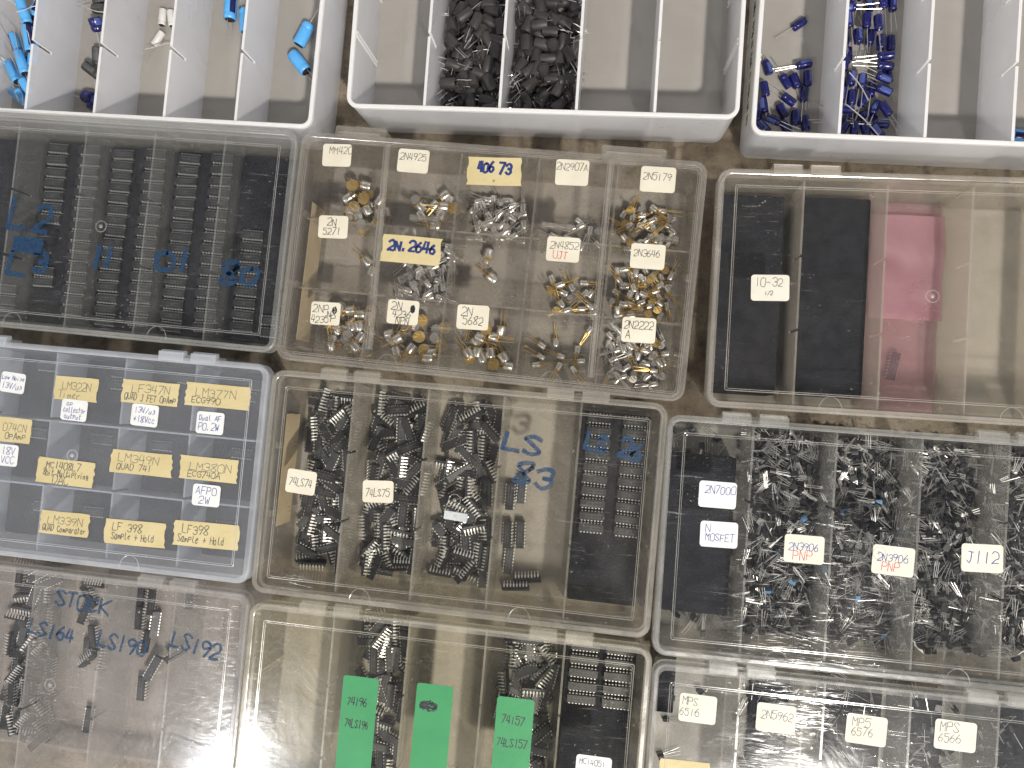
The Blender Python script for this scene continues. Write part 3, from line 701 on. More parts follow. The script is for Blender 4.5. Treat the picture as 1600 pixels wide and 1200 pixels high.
def make_inductor(seed):
    rng = random.Random(seed); mb = MB(); r, L = 4.6 * MM * rng.uniform(.97, 1.03), 12.6 * MM
    mb.lathe([(1.8 * MM, r * .45), (1.8 * MM, r * .86), (.1 * MM, r * .88), (0, r * .97), (.3 * MM, r), (L * .5, r * .985), (L - .8 * MM, r), (L, r * .93), (L + .02 * MM, r * .86), (L - .8 * MM, r * .80), (L - .9 * MM, r * .3)], 18, 0, 'x')
    o = mb.build('inductor', M_SLEEVE, None, True)
    c = MB(); c.lathe([(1.7 * MM, r * .52), (1.0 * MM, r * .52), (.9 * MM, r * .2)], 12, 0, 'x')
    for k in range(5): c.tube([(1.2 * MM, r * .55 * math.cos(k * .5 + j * .7), r * .55 * math.sin(k * .5 + j * .7)) for j in range(5)], .22 * MM, 4)
    c.build('core', M_ENDBLK, o)
    for k in (-1, 1):
        t = MB(); t.tube(lead_path((.9 * MM, k * r * .5, 0), (-1, k * rng.uniform(-.2, .12), rng.uniform(-.1, .1)), 4, .12, rng, rng.uniform(11, 15) * MM), .33 * MM, 5); t.build('lead', M_LEAD, o)
    PROTOS.append(o); return o

CHIPS = [make_chip(7), make_chip(8)]
TRANS = [make_transistor(i) for i in range(5)]
BLUE_TR = make_transistor(9, True)
CAN_G = [make_can(i, 4.4 * MM, 6.9 * MM, True, 13 * MM) for i in range(4)]
CAN_S = [make_can(10 + i, 2.7 * MM, 5.5 * MM, False, 12 * MM) for i in range(4)]
CAN_SG = [make_can(20 + i, 2.7 * MM, 5.5 * MM, True, 13 * MM) for i in range(4)]
NAVY = [make_cap(30 + i, 3.3 * MM, 11.5 * MM, [M_NAVY, M_NAVYBAND], 19 * MM) for i in range(4)]
SKY = [make_cap(40 + i, 5.4 * MM, 20 * MM, [M_BLUE, M_NAVY], 15 * MM, n=20) for i in range(2)]
SKYTHIN = [make_cap(45 + i, 4.1 * MM, 22 * MM, [M_BLUE, M_NAVY], 26 * MM, True, .1) for i in range(3)]
WHT = [make_cap(50 + i, 3.2 * MM, 14 * MM, [M_WHITEC], 16 * MM) for i in range(2)]
BLK = [make_cap(55 + i, 4.2 * MM, 15 * MM, [M_SLEEVE, M_MARK], 18 * MM) for i in range(2)]
NAVYBIG = [make_cap(58, 5.6 * MM, 11 * MM, [M_NAVY, M_NAVYBAND], 20 * MM)]
INDS = [make_inductor(60 + i) for i in range(6)]

def inside(b, x, y, z): return b.M @ Vector((x, y, z))
def lay(x, y, z, yaw, tilt=0.0, roll=0.0, b=None, cx=0.0):
    """a part lying with its axis along yaw; cx moves its pivot along the axis"""
    m = Matrix.Translation((x, y, z)) @ Matrix.Rotation(yaw, 4, 'Z') @ Matrix.Rotation(-tilt, 4, 'Y') @ Matrix.Rotation(roll, 4, 'X') @ Matrix.Translation((-cx, 0, 0))
    return (b.M @ m) if b else m

class Heap:
    def __init__(s, b, x0, x1, y0, y1, z0=2.2 * MM, cell=1.5 * MM):
        s.b, s.x0, s.x1, s.y0, s.y1, s.c = b, x0, x1, y0, y1, cell
        s.nx, s.ny = int((x1 - x0) / cell) + 1, int((y1 - y0) / cell) + 1
        s.h = np.full((s.nx, s.ny), z0)
    def fit(s, x, y, yaw, L, w):
        c, q = math.cos(yaw), math.sin(yaw); pts = []
        for a in np.linspace(-L / 2, L / 2, 7):
            for e in np.linspace(-w / 2, w / 2, 4):
                i, j = int((x + a * c - e * q - s.x0) / s.c), int((y + a * q + e * c - s.y0) / s.c)
                if not (0 <= i < s.nx and 0 <= j < s.ny): return None, None
                pts.append((i, j))
        hs = sorted(s.h[i, j] for i, j in pts)
        return hs[int(len(hs) * .85)], pts
    def put(s, L, w, h, rng, tries=14, fixed=None, fill=.8):
        best = None
        for _ in range(tries):
            yaw = rng.uniform(0, 2 * math.pi)
            x, y = rng.uniform(s.x0, s.x1), rng.uniform(s.y0, s.y1)
            if fixed: x, y, yaw = fixed(x, y, yaw)
            z, pts = s.fit(x, y, yaw, L, w)
            if z is None: continue
            if best is None or z < best[0]: best = (z, x, y, yaw, pts)
        if best is None: return None
        z, x, y, yaw, pts = best
        for i, j in pts:
            s.h[i, j] = max(s.h[i, j], z + h * fill)
        return x, y, z, yaw

# ---- open box with sky blue capacitors
def place_px(b, proto, u, v, ang, z, label, cat, group=None, L=12 * MM, tilt=0.0, roll=0.0):
    """ang: direction in the photo (degrees, anticlockwise) from the lead end to the far end"""
    p = at(u, v, z)
    m = lay(p.x, p.y, z, math.radians(ang), tilt, roll, None, L / 2)
    return copy_thing(proto, m, label, cat, group)
gA = 'capacitors in the open box with blue parts'
Lk, Lt = 20 * MM, 22 * MM
place_px(bA, SKY[0], 360, 13, 88, 8.5 * MM, 'sky blue capacitor standing clear near the top edge of the photo, black end down', 'capacitor', gA, Lk, 0, 1.0)
place_px(bA, SKY[1], 384, 33, -86, 8.5 * MM, 'sky blue capacitor leaning against the divider, silver end down', 'capacitor', gA, Lk, 0, 2.6)
place_px(bA, SKY[0], 475, 54, -118, 8.5 * MM, 'sky blue capacitor tilted left in the last compartment, upper one', 'capacitor', gA, Lk, 0, 4.2)
place_px(bA, SKY[1], 468, 98, 128, 8.5 * MM, 'sky blue capacitor with black end pointing down right, lower one of last compartment', 'capacitor', gA, Lk, 0, 2.2)
place_px(bA, WHT[0], 254, 27, 86, 6 * MM, 'small white capacitor standing upright beside its twin, left one', 'capacitor', gA, 14 * MM)
place_px(bA, WHT[1], 268, 29, 98, 6 * MM, 'small white capacitor leaning on the divider, right one of the upright pair', 'capacitor', gA, 14 * MM)
place_px(bA, WHT[0], 246, 62, 55, 6 * MM, 'small white capacitor with black print lying on a slant', 'capacitor', gA, 12 * MM, 0, 1.2)
place_px(bA, NAVYBIG[0], 151, 38, 95, 16 * MM, 'fat glossy navy capacitor seen from its end', 'capacitor', gA, 11 * MM, .6, .8)
place_px(bA, NAVYBIG[0], 139, 152, -20, 9 * MM, 'fat navy capacitor at the front wall with its leads up', 'capacitor', gA, 11 * MM, .3, 2.4)
place_px(bA, NAVYBIG[0], 147, 161, 80, 7 * MM, 'fat navy capacitor half hidden by the divider', 'capacitor', gA, 11 * MM, .0, .4)
place_px(bA, BLK[0], 143, 110, 142, 12 * MM, 'black capacitor with shiny end lying under the navy one', 'capacitor', gA, 15 * MM, .2)
place_px(bA, BLK[1], 152, 88, 80, 9 * MM, 'black capacitor upright against the divider under wire leads', 'capacitor', gA, 15 * MM, .3)
place_px(bA, BLK[1], 158, 14, 172, 18 * MM, 'black capacitor on top of the pile by the photo edge', 'capacitor', gA, 15 * MM, -.1)
place_px(bA, BLK[0], 160, 0, 10, 12 * MM, 'black capacitor cut by the photo edge above the navy one', 'capacitor', gA, 15 * MM)
rng = random.Random(3)
sky_thin = [(20, 113, 122, 14), (34, 98, 112, 18), (42, 110, 96, 12), (38, 128, 118, 10), (31, 152, 140, 8), (41, 158, 128, 12), (36, 16, 105, 26), (44, 60, 98, 22), (26, 72, 110, 12), (52, 84, 86, 14), (54, 30, 82, 12), (46, 142, 122, 16), (60, 8, 70, 14)]
for i, (u, v, a, z) in enumerate(sky_thin):
    place_px(bA, SKYTHIN[i % 3], u, v, a, z * MM, 'thin sky blue capacitor heaped with bent wires in the leftmost compartment', 'capacitor', 'thin blue capacitors heaped in the open box', Lt, rng.uniform(-.25, .25), rng.uniform(0, 6))

# ---- open box with black inductors
rng = random.Random(11); yF = bB.D
for ci, where in ((1, 'left'), (2, 'right')):
    hp = Heap(bB, bB.xs[ci] + 6.0 * MM, bB.xs[ci + 1] - 6.0 * MM, -bB.D + 12 * MM, -bB.D + 118 * MM)
    for k in range(122):
        stand = rng.random() < .16
        r = hp.put(5 * MM if stand else 10 * MM, 5 * MM, 12 * MM if stand else 9.0 * MM, rng, 10, None, .62)
        if not r: continue
        x, y, z, yaw = r
        if z > 34 * MM: continue
        if stand: m = lay(x, y, z + 6 * MM, yaw, rng.choice((-1, 1)) * math.pi / 2 + rng.uniform(-.25, .25), 0, bB, 6 * MM)
        else: m = lay(x, y, z + 4.6 * MM, yaw, rng.uniform(-.28, .28), rng.uniform(0, 6), bB, 6 * MM)
        copy_thing(rng.choice(INDS), m, f'black sleeved inductor with two wire leads in the {where} heap of the pair', 'inductor', f'inductors heaped in the {where} filled compartment')

# ---- open box with navy capacitors
Z5 = lambda x, y: (1160 + x / 5.456, y / 5.456)
navy0 = [(483, 205, 35, 5), (213, 575, -75, 5), (525, 550, 8, 8), (370, 695, -58, 5), (450, 690, 110, 6), (555, 670, 92, 8), (190, 760, 100, 9), (395, 850, -40, 7), (525, 805, 80, 6), (180, 900, 95, 7), (340, 945, 115, 6), (450, 1005, 88, 6), (535, 1050, 95, 7), (262, 1020, 150, 10), (372, 1090, 120, 6), (128, 990, 80, 6), (180, 1085, 130, 9), (120, 1070, 140, 13)]
rng = random.Random(5)
for i, (x, y, a, z) in enumerate(navy0):
    u, v = Z5(x, y)
    lab = 'navy blue capacitor in the loose scatter beside the left wall of its open box'
    if i == 0: lab = 'navy blue capacitor lying alone above the scatter with leads to lower left'
    place_px(bC, NAVY[i % 4], u, v, a, z * MM, lab, 'capacitor', None if i == 0 else 'navy capacitors scattered at the left wall', 11.5 * MM, rng.uniform(-.12, .12), rng.uniform(0, 6))
navy1 = [(900, 65, 178, 16), (905, 172, 96, 18), (1060, 175, 88, 14), (1160, 192, 92, 18), (985, 310, 90, 14), (1090, 320, 76, 10), (1180, 362, 85, 14), (1265, 370, 88, 10), (1225, 475, 2, 18), (1220, 560, -8, 16), (1210, 662, -28, 14), (1210, 768, -32, 16), (870, 305, 100, 9), (868, 385, 70, 8), (870, 542, 82, 10), (925, 672, 80, 14), (1020, 692, 80, 16), (842, 690, 100, 8), (852, 812, 86, 14), (930, 832, 84, 14), (1030, 845, 68, 12), (1098, 762, 80, 9), (882, 930, -12, 16), (1130, 920, 60, 9), (1222, 930, 115, 16), (1180, 1058, -6, 16), (845, 1020, 4, 10), (858, 1100, 60, 14), (955, 1100, 80, 14), (1045, 1100, 100, 14), (1150, 1120, 130, 16), (1280, 32, 88, 14), (1200, 8, 92, 16), (1000, 990, 20, 6), (1080, 1010, 170, 6), (900, 470, 90, 6), (1090, 30, 95, 8), (1000, -60, 80, 8), (1150, -90, 40, 9), (920, -40, 120, 9), (1240, 640, 100, 6)]
for i, (x, y, a, z) in enumerate(navy1):
    u, v = Z5(x, y)
    place_px(bC, NAVY[(i + 1) % 4], u, v, a, z * MM, 'navy blue capacitor in the dense tangle between two dividers', 'capacitor', 'navy capacitors heaped in the second compartment', 11.5 * MM, rng.uniform(-.18, .18), rng.uniform(0, 6))
place_px(bC, SKY[0], 1602, 215, 170, 9 * MM, 'sky blue capacitor at the right edge of the photo', 'capacitor', None, Lk)
for i, pts in enumerate((((118, 2), (135, 12), (152, 18), (168, 19)), ((25, 19), (38, 16), (52, 10), (68, 9)), ((-4, 26), (8, 50), (20, 73), (26, 92)), ((-4, 80), (10, 112), (25, 148), (30, 160)), ((226, 77), (240, 74), (256, 69), (271, 67)), ((27, 34), (42, 48), (46, 62), (50, 80)))):
    z = 40 if i != 4 else 20
    t = MB(); t.tube(spline([tuple(at(u, v, (z - 3 * k) * MM)) for k, (u, v) in enumerate(pts)], 4), .36 * MM, 6)
    tag(t.build('bent_wire', M_LEAD), ('curved silver wire hooked over the black and navy capacitors', 'silver wire bent across the thin blue capacitors', 'straight silver wire at the photo edge, upper one of the left compartment', 'straight silver wire at the photo edge, lower one reaching the blue heap', 'silver wire touching the slanted small white capacitor', 'short silver wire lying on the thin blue capacitors')[i], 'wire')
# loose lead clippings
for i, (u0, v0, u1, v1, z) in enumerate(((1327, 113, 1357, 157, 30), (1322, 163, 1374, 213, 28))):
    a, c = at(u0, v0, z * MM), at(u1, v1, (z - 6) * MM); mid = (a + c) / 2 + Vector((.0006, .0004, .001))
    t = MB(); t.tube(spline([tuple(a), tuple(mid), tuple(c)], 4), .42 * MM, 6)
    tag(t.build('wire_clipping', M_LEAD), ('silver wire clipping lying over the navy tangle, upper one', 'silver wire clipping lying over the navy tangle, lower one by the front wall')[i], 'wire', 'wire clippings on the navy capacitors')

# ---- foam slabs and chips pushed into them
def foam(b, u0, v0, u1, v1, z0, z1, label, mat=None, name='foam_slab', rnd=1.5):
    """slab between two opposite corners seen in the photo at its top"""
    p, q = loc(b, u0, v0, z1), loc(b, u1, v1, z1)
    x0, x1, y0, y1 = min(p.x, q.x), max(p.x, q.x), min(p.y, q.y), max(p.y, q.y)
    mb = MB(); r = rnd * MM
    mb.loft([rrect(x0, x1, y0, y1, r, z0, 3), rrect(x0, x1, y0, y1, r, z1 - .5 * MM, 3), rrect(x0 + .5 * MM, x1 - .5 * MM, y0 + .5 * MM, y1 - .5 * MM, r, z1, 3)])
    o = mb.build(name, mat or M_FOAM); o.matrix_world = b.M
    tag(o, label, 'foam' if 'foam' in name else name.replace('_', ' '), None)
    return x0, x1, y0, y1
def foam_c(b, i, y0f, y1f, z1, label, x0f=0.03, x1f=.97, mat=None, name='foam_slab', group=None):
    x0 = b.xs[i] + (b.xs[i + 1] - b.xs[i]) * x0f; x1 = b.xs[i] + (b.xs[i + 1] - b.xs[i]) * x1f
    if i == 0: x0 = max(x0, b.xs[0] + 3.4 * MM)
    if i == 4: x1 = min(x1, b.xs[5] - 3.4 * MM)
    y0, y1 = -b.D * y1f, -b.D * y0f; r = 1.5 * MM; z0 = 2.15 * MM
    mb = MB(); mb.loft([rrect(x0, x1, y0, y1, r, z0, 3), rrect(x0, x1, y0, y1, r, z1 - .5 * MM, 3), rrect(x0 + .5 * MM, x1 - .5 * MM, y0 + .5 * MM, y1 - .5 * MM, r, z1, 3)])
    o = mb.build(name, mat or M_FOAM); o.matrix_world = b.M
    tag(o, label, 'foam', group)
    return x0, x1, y0, y1
def chip_col(b, x, y0, y1, pitch, z, label, group, proto=None, rng=random.Random(1), jit=.5, prob=1.0):
    y = y0
    while y > y1:
        if rng.random() < prob:
            m = b.M @ Matrix.Translation((x + rng.uniform(-jit, jit) * MM, y + rng.uniform(-.3, .3) * MM, z)) @ Matrix.Rotation(rng.uniform(-.03, .03), 4, 'Z')
            copy_thing(proto or CHIPS[0], m, label, 'chip', group)
        y -= pitch
ZF = 20 * MM
ord5 = ('first', 'second', 'third', 'fourth', 'last')
rng = random.Random(21)
for i in range(5):
    x0, x1, y0, y1 = foam_c(bD, i, .055, .945, ZF, f'black foam slab in the {ord5[i]} compartment of the box of chip rows', x0f=.02)
    lab = f'black chip pushed into the {ord5[i]} foam slab of the box of chip rows'; g = f'chips in the {ord5[i]} foam slab'
    zc = ZF + 3.4 * MM; dx = x1 - x0
    if i == 0: chip_col(bD, x0 + dx * .7, y0 + 24 * MM, y0 + 5 * MM, 9.2 * MM, zc, lab, g, None, rng)
    elif i == 1:
        chip_col(bD, x0 + dx * .24, y1 - 6 * MM, y1 - 72 * MM, 10 * MM, zc, lab, g, None, rng)
        chip_col(bD, x0 + dx * .76, y1 - 6 * MM, y0 + 6 * MM, 9 * MM, zc, lab, g, None, rng)
        chip_col(bD, x0 + dx * .24, y0 + 42 * MM, y0 + 24 * MM, 9 * MM, zc, lab, g, None, rng)
    elif i in (2, 3):
        chip_col(bD, x0 + dx * .24, y1 - 7 * MM, y0 + 5 * MM, 9.3 * MM, zc, lab, g, None, rng)
        chip_col(bD, x0 + dx * .76, y1 - 5 * MM, y0 + 7 * MM, 9.3 * MM, zc, lab, g, None, rng)
    else:
        chip_col(bD, x0 + dx * .30, y1 - 66 * MM, y0 + 6 * MM, 9.3 * MM, zc, lab, g, None, rng)
        for z_, q in ((.75, 18),): chip_col(bD, x0 + dx * z_, y0 + q * MM, y0 + 5 * MM, 9.3 * MM, zc, lab, g, None, rng)
# bluish box: foam under every cell, a few chips
for i in range(5):
    foam_c(bG, i, .05, .95, 16 * MM, f'dark foam sheet under the {ord5[i]} column of the bluish box')
    for yy in (.10, .16, .44, .80):
        if rng.random() < .8:
            x = bG.xs[i] + (bG.xs[i + 1] - bG.xs[i]) * rng.uniform(.3, .7)
            chip_col(bG, x, -bG.D * yy, -bG.D * yy - 1 * MM, 9 * MM, 19.4 * MM, f'black chip on the foam in the {ord5[i]} column of the bluish box', f'chips in the {ord5[i]} column of the bluish box', None, rng, 2)
# foggy box
foam_c(bF, 0, .06, .93, 30 * MM, 'black foam slab under the small ivory sticker', .0, .86)
foam_c(bF, 1, .06, .92, 30 * MM, 'black foam slab with a dark crease, between two dividers', .04, .93)
mb = MB(); xa, xb = bF.xs[2] + 1.6 * MM, bF.xs[3] - 3 * MM; NX, NY = 8, 20
def film(x0, x1, y0, y1, z, amp, seed):
    rr = random.Random(seed); mb = MB(); top = []; ph = [rr.uniform(0, 6) for _ in range(4)]
    for j in range(NY + 1):
        for i in range(NX + 1):
            u, v = i / NX, j / NY
            top.append((x0 + (x1 - x0) * u + .8 * MM * math.sin(v * 9 + ph[0]), y0 + (y1 - y0) * v, z + amp * (math.sin(u * 5 + v * 7 + ph[1]) + .6 * math.sin(v * 17 + u * 3 + ph[2]))))
    n = len(top); q = lambda i, j: j * (NX + 1) + i
    fs = [(q(i, j), q(i + 1, j), q(i + 1, j + 1), q(i, j + 1)) for j in range(NY) for i in range(NX)]
    bot = [(x, y, z_ - .5 * MM) for x, y, z_ in top]
    fs2 = [tuple(reversed([k + n for k in f])) for f in fs]
    ring = [q(i, 0) for i in range(NX + 1)] + [q(NX, j) for j in range(1, NY + 1)] + [q(i, NY) for i in range(NX - 1, -1, -1)] + [q(0, j) for j in range(NY - 1, 0, -1)]
    side = [(ring[(k + 1) % len(ring)], ring[k], ring[k] + n, ring[(k + 1) % len(ring)] + n) for k in range(len(ring))]
    mb.add(top + bot, fs + fs2 + side); return mb
bag = film(xa, xb, -bF.D * .965, -bF.D * .04, 10 * MM, .8 * MM, 4).build('antistatic_bag', M_PINKPALE, None, True); bag.matrix_world = bF.M
tag(bag, 'pale pink antistatic bag folded over on itself in the foggy box', 'bag')
fd = film(xa + .5 * MM, xb + .6 * MM, -bF.D * .56, -bF.D * .10, 15 * MM, .9 * MM, 8).build('folded_flap', M_PINK, bag, True); fd['label'] = 'deeper pink doubled flap'
p = loc(bF, 1397, 572, 8 * MM)
m = bF.M @ Matrix.Translation((p.x, p.y, 6 * MM)) @ Matrix.Rotation(math.radians(80), 4, 'Z')
copy_thing(CHIPS[1], m, 'single chip lying inside the pale pink bag', 'chip', None)

STUFF = MB()
MESHES = {}
def mesh_np(o):
    if o.name not in MESHES:
        out = []
        for k in [o] + list(o.children):
            me = k.data; out.append(([v.co.copy() for v in me.vertices], [tuple(p.vertices) for p in me.polygons], 0 if k is o else 1))
        MESHES[o.name] = out
    return MESHES[o.name]
CHIP_STUFF = MB()
# ---- heaps of loose chips
def chip_heap(b, i, n, y0f, y1f, label, group, seed, x0f=.06, x1f=.94, zmax=34, side=.34, flip=.14, low=0):
    rr = random.Random(seed); w = b.xs[i + 1] - b.xs[i]
    hp = Heap(b, b.xs[i] + w * x0f + 1 * MM, b.xs[i] + w * x1f - 1 * MM, -b.D * y1f, -b.D * y0f)
    for k in range(n + low):
        al = rr.random() < .45
        r = hp.put(17 * MM, 6.5 * MM, 4.6 * MM, rr, 12, (lambda x, y, a: (x, y, rr.choice((0, math.pi / 2, math.pi / 2, math.pi / 2)) + rr.uniform(-.18, .18))) if al else None, .8)
        if not r: continue
        x, y, z, yaw = r
        if z > zmax * MM: continue
        q = rr.random()
        if q < side: roll, zz = rr.choice((-1, 1)) * (math.pi / 2 - .35), 3.6 * MM
        elif q < side + flip: roll, zz = math.pi + rr.uniform(-.2, .2), 2.2 * MM
        else: roll, zz = rr.uniform(-.25, .25), 3.4 * MM
        M = lay(x, y, z + zz, yaw, rr.uniform(-.15, .15), roll, b)
        if k < low:
            for vs, fs, mi in mesh_np(rr.choice(CHIPS)): CHIP_STUFF.add([M @ v for v in vs], fs, mi)
        else: copy_thing(rr.choice(CHIPS), M, label, 'chip', group)
chip_heap(bH, 0, 30, .07, .93, 'loose black chip heaped in the left end compartment of the middle chip box', 'chips heaped at the left end of the middle box', 1, .10, low=46)
chip_heap(bH, 1, 36, .05, .94, 'loose black chip heaped under the straight cream sticker', 'chips heaped in the second compartment', 2, low=56)
chip_heap(bH, 2, 27, .06, .93, 'loose black chip heaped under the round boss of the middle chip box', 'chips heaped in the centre compartment', 3, low=44)
for k, (u, v, a) in enumerate(((797, 775, 86), (815, 765, 85), (793, 835, 88), (813, 835, 88), (795, 875, 84), (824, 905, 4), (806, 918, 2))):
    p = loc(bH, u, v, 6 * MM); m = bH.M @ Matrix.Translation((p.x, p.y, 6.6 * MM)) @ Matrix.Rotation(math.radians(a + 5), 4, 'Z') @ Matrix.Rotation((.0, .2, -.2, 0, .1, .9, 1.1)[k], 4, 'X')
    copy_thing(CHIPS[1], m, 'black chip of the few lying under the large blue marker letters', 'chip', 'few chips under the blue marker letters')
x0, x1, y0, y1 = foam_c(bH, 4, .06, .93, 18 * MM, 'black foam slab at the right end of the middle chip box', .02, .93)
for f in (.26, .78):
    chip_col(bH, x0 + (x1 - x0) * f, y1 - 5 * MM, y1 - 98 * MM, 9.4 * MM, 21.4 * MM, 'black chip in the two neat columns at the right end of the middle chip box', 'chips in two columns on foam', None, rng, .2)
p = loc(bH, 713, 806, 34 * MM); mb = MB(); mb.loft([rrect(-9 * MM, 9 * MM, -3.2 * MM, 3.2 * MM, .6 * MM, 0, 2), rrect(-9 * MM, 9 * MM, -3.2 * MM, 3.2 * MM, .6 * MM, 3 * MM, 2)])
cz = mb.build('ceramic_chip', solid('pale ceramic', (.50, .55, .60), (.62, .66, .70), 60, .4)); cz.matrix_world = bH.M @ Matrix.Translation((p.x, p.y, 34 * MM)) @ Matrix.Rotation(-.06, 4, 'Z')
tag(cz, 'pale grey ceramic chip lying on the black ones', 'chip')
d = MB(); d.lathe([(0, 1.3 * MM), (.15 * MM, 1.2 * MM)], 12, 0, 'z'); dd = d.build('round_mark', M_PIN, cz); dd.location = (0, 0, 3.05 * MM)
chip_heap(bK, 1, 24, .06, .95, 'loose black chip heaped under the first green label', 'chips under the first green label', 5, .12, .94, low=40)
chip_heap(bK, 3, 24, .05, .95, 'loose black chip heaped under the green label beside the foam', 'chips under the last green label', 6, .12, .94, low=44)
x0, x1, y0, y1 = foam_c(bK, 4, .05, .93, 22 * MM, 'black foam slab in the yellowed box with green labels', .03, .95)
for f in (.26, .76): chip_col(bK, x0 + (x1 - x0) * f, y1 - 6 * MM, y1 - 50 * MM, 10 * MM, 25.4 * MM, 'black chip in the two short columns beside the green labels', 'chips in two short columns', CHIPS[1], rng, .2)
chip_heap(bJ, 0, 5, .05, .95, 'loose black chip at the left end of the felt pen marked STOCK box', 'chips at the left end of the STOCK box', 7)
chip_heap(bJ, 1, 16, .05, .95, 'loose black chip heaped beside the photo edge in the box marked STOCK', 'chips by the photo edge in the STOCK box', 8, .1, .95, 30, low=46)
chip_heap(bJ, 2, 8, .05, .90, 'loose black chip left of the boss in the box marked STOCK', 'chips by the boss of the STOCK box', 9, .1, .6, 14)
for k, (u, v, a) in enumerate(((222, 930, 84), (240, 938, 84), (224, 962, 86), (243, 975, 82), (232, 1000, 80), (245, 1040, 60), (222, 1075, 86), (300, 930, 86), (280, 1020, 30))):
    p = loc(bJ, u, v, 6 * MM); m = bJ.M @ Matrix.Translation((p.x, p.y, (6.6 + 2.5 * (k % 3)) * MM)) @ Matrix.Rotation(math.radians(a + 5), 4, 'Z') @ Matrix.Rotation((.0, .9, -.2, .6, 1.0, .2, 0, .2, .4)[k], 4, 'X')
    copy_thing(CHIPS[k % 2], m, 'black chip in the string of chips under the STOCK box letters', 'chip', 'chips strung along one compartment')

if CHIP_STUFF.v: tag(CHIP_STUFF.build('loose_chips', [M_CHIP, M_PIN]), 'dense lower layers of loose black chips heaped in three clear boxes', 'chips', None, 'stuff')
# ---- heaps of tiny black transistors
def trans_heap(b, i, n_low, n_top, y0f, y1f, label, group, seed, x0f=.05, x1f=.95, zmax=30, blue=0):
    rr = random.Random(seed); w = b.xs[i + 1] - b.xs[i]
    hp = Heap(b, b.xs[i] + w * x0f + 1 * MM, b.xs[i] + w * x1f - 1 * MM, -b.D * y1f, -b.D * y0f, 2.2 * MM, 1.6 * MM)
    for k in range(n_low + n_top):
        r = hp.put(11 * MM, 3.5 * MM, 3.0 * MM, rr, 8, None, .55)
        if not r: continue
        x, y, z, yaw = r
        if z > zmax * MM: continue
        M = lay(x, y, z + 1.8 * MM, yaw, rr.uniform(-.3, .3), rr.uniform(0, 6.28), b, -3 * MM)
        if k < n_low:
            for vs, fs, mi in mesh_np(rr.choice(TRANS)): STUFF.add([M @ v for v in vs], fs, mi)
        else:
            copy_thing(BLUE_TR if rr.random() < blue else rr.choice(TRANS), M, label, 'transistor', group)
foam_c(bI, 0, .17, .86, 26 * MM, 'black foam slab under two white stickers', .02, .90)
trans_heap(bI, 0, 0, 7, .04, .20, 'tiny black transistor above the foam slab under white stickers', 'transistors above the foam slab', 20, .05, .9)
trans_heap(bI, 0, 0, 6, .84, .97, 'tiny black transistor below the foam slab under white stickers', 'transistors below the foam slab', 27, .05, .9)
trans_heap(bI, 1, 640, 68, .05, .94, 'tiny black three legged transistor in the heap beside the foam compartment', 'transistors in the second compartment', 21, .06, .985, 40, .08)
trans_heap(bI, 2, 640, 68, .05, .94, 'tiny black three legged transistor in the middle heap of its clear box', 'transistors in the middle compartment', 22, .04, .985, 40, .10)
trans_heap(bI, 3, 480, 62, .05, .94, 'tiny three legged transistor heaped in the compartment right of the middle heap', 'transistors right of the middle heap', 23, .04, .98, 36, .03)
trans_heap(bI, 4, 420, 24, .05, .94, 'tiny three legged transistor in the compartment cut by the right photo edge', 'transistors at the photo edge', 24, .06, .9, 30)
foam_c(bL, 0, .05, .30, 14 * MM, 'dark foam piece in the corner of the scratched box', .0, .30)
for i in (1, 2, 3, 4): foam_c(bL, i, .03, .97, 5 * MM, f'thin dark foam sheet under the {ord5[i]} compartment of the scratched box', (.30, .18, .05, .03)[i - 1], (.80, .97, .72, .97)[i - 1])
for i, (nl, nt) in enumerate(((0, 6), (30, 20), (50, 22), (50, 22), (30, 8))):
    trans_heap(bL, i, nl, nt, .05, .80, f'tiny black transistor in the {ord5[i]} compartment of the scratched box', f'transistors in the {ord5[i]} compartment of the scratched box', 30 + i, .06, .94, 18)
if STUFF.v: tag(STUFF.build('loose_transistors', [M_CHIP, M_TLEAD]), 'dense black heap of tiny transistors with silver legs in clear boxes', 'transistors', None, 'stuff')

# ---- metal can transistors in the brown tinted box
def cell(r, c):
    rows = (.05, .355, .665, .95)
    return bE.xs[c] + 2.5 * MM, bE.xs[c + 1] - 2.5 * MM, -bE.D * rows[r + 1] + 2 * MM, -bE.D * rows[r] - 2 * MM
ROWN, COLN = ('top', 'middle', 'bottom'), ('far left', 'left', 'centre', 'right', 'far right')
def can_heap(r, c, n, protos, rad, seed, what, stand=.12, fx=(0, 1), fy=(0, 1), zmax=24):
    x0, x1, y0, y1 = cell(r, c); rr = random.Random(seed)
    w, h = x1 - x0, y1 - y0; x0, x1 = x0 + w * fx[0], x0 + w * fx[1]; y0, y1 = y0 + h * fy[0], y0 + h * fy[1]
    hp = Heap(bE, x0, x1, y0, y1, 2.4 * MM)
    for k in range(n):
        q = hp.put(10 * MM if rad > 3 * MM else 9 * MM, rad * 1.6, rad * 1.7, rr, 8, None, .6)
        if not q: continue
        x, y, z, yaw = q
        if z > zmax * MM: continue
        if rr.random() < stand: M = lay(x, y, z + 3 * MM, yaw, math.pi / 2 * rr.choice((-1, -1, 1)) + rr.uniform(-.2, .2), 0, bE, 3 * MM)
        else: M = lay(x, y, z + rad * 1.1, yaw, rr.uniform(-.15, .2), rr.uniform(0, 6), bE, 0)
        copy_thing(rr.choice(protos), M, f'{what} in the {ROWN[r]} row, {COLN[c]} cell', 'transistor', f'metal transistors in the {ROWN[r]} {COLN[c]} cell')
GL_, SL_ = 'silver can transistor with gold legs', 'small silver can transistor'
can_heap(0, 0, 20, CAN_G, 4.3 * MM, 41, GL_, .28, (.25, 1), (0, .8))
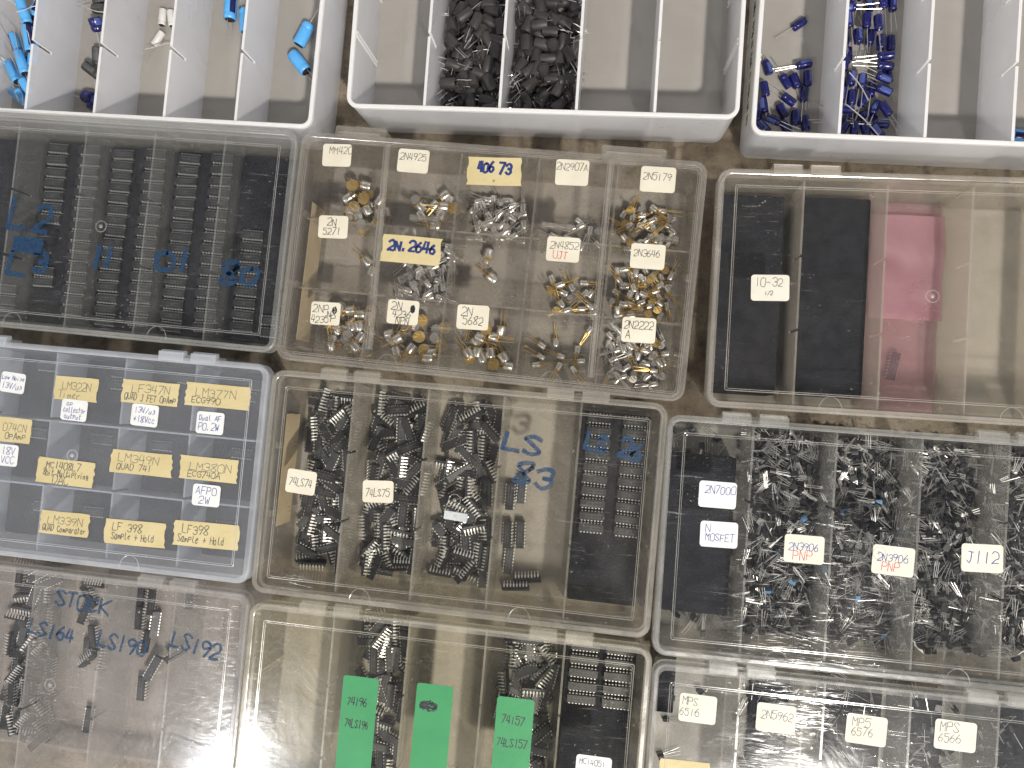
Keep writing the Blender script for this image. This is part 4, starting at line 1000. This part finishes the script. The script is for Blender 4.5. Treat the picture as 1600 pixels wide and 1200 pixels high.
can_heap(0, 1, 11, CAN_G, 4.3 * MM, 42, GL_, .25, (.1, 1), (.1, .75))
can_heap(0, 2, 46, CAN_S, 2.4 * MM, 43, SL_, .1, (0, .9), (0, .75))
can_heap(0, 3, 12, CAN_S, 2.4 * MM, 44, SL_, .1, (.1, 1), (0, .5))
can_heap(0, 4, 40, CAN_SG, 2.4 * MM, 45, 'small silver can transistor with gold legs', .2, (.05, .9), (0, .8))
can_heap(1, 0, 2, CAN_G, 4.3 * MM, 46, GL_, 0, (.5, .95), (.3, .8))
can_heap(1, 1, 60, CAN_S, 2.4 * MM, 47, SL_, .15, (.1, 1), (0, 1))
can_heap(1, 2, 2, CAN_G, 4.3 * MM, 48, GL_, 0, (.1, .6), (.3, .9))
can_heap(1, 3, 16, CAN_SG, 2.4 * MM, 49, 'small silver can transistor with gold legs', .05, (.15, .95), (0, .65))
can_heap(1, 4, 46, CAN_SG, 2.4 * MM, 50, 'small silver can transistor with gold legs', .15, (.05, .95), (0, .9))
can_heap(2, 0, 26, CAN_G, 4.3 * MM, 51, GL_, .38, (.15, 1), (0, 1))
can_heap(2, 1, 17, CAN_G, 4.3 * MM, 52, GL_, .38, (.0, 1), (0, .9))
can_heap(2, 2, 15, CAN_G, 4.3 * MM, 53, GL_, .15, (.1, .9), (0, .9))
can_heap(2, 3, 10, CAN_SG, 2.4 * MM, 54, 'small silver can transistor with gold legs', .1, (.05, .95), (.05, .95))
can_heap(2, 4, 60, CAN_S + [CAN_SG[0]], 2.4 * MM, 55, SL_, .3, (.05, .98), (0, 1))

# strips of old tape on the end walls
def wall_strip(b, y0f, y1f, label, mat, x=None, z0=14 * MM, z1=42 * MM):
    mb = MB(); x = b.xs[0] + 2.6 * MM if x is None else x
    mb.box(x, x + .25 * MM, -b.D * y1f, -b.D * y0f, z0, z1)
    o = mb.build('tape_strip', mat, b.e); o['label'] = label
mb = MB(); y0, y1 = -bC.D + 14 * MM, -bC.D + 125 * MM
lo = lambda x, z: [(x - .12 * MM, y0, z), (x + .05 * MM, y0, z), (x + .05 * MM, y1, z), (x - .12 * MM, y1, z)]
mb.loft([lo(1.95 * MM, 10 * MM), lo(.60 * MM, 50 * MM)])
strip = mb.build('paper_strip', M_PAPER_I, bC.e); strip['label'] = 'narrow paper strip with pen writing on the left outer wall'
rr = random.Random(77); mb = MB(); y = y0 + 3 * MM
while y < y1 - 4 * MM:
    n_ = rr.randint(3, 7)
    for k in range(n_):
        zc, h_ = 31 * MM + rr.uniform(-1, 1) * MM, rr.uniform(5, 9) * MM
        xa_ = lambda z: 1.95 * MM - (z - 10 * MM) / (40 * MM) * 1.35 * MM - .2 * MM
        mb.tube(spline([(xa_(z_), y_, z_) for y_, z_ in ((y, zc - h_ / 2), (y + rr.uniform(.2, 1.2) * MM, zc), (y + rr.uniform(-.4, .8) * MM, zc + h_ / 2))], 3), .25 * MM, 4)
        y += rr.uniform(1.2, 2.2) * MM
    y += 3 * MM
mb.build('handwriting', I_PEN, strip)
wall_strip(bE, .28, .90, 'old tan tape on the left end wall', M_TAPEOLD)
wall_strip(bH, .20, .72, 'old tan tape on the left end wall', M_TAPEOLD)

drop_protos()
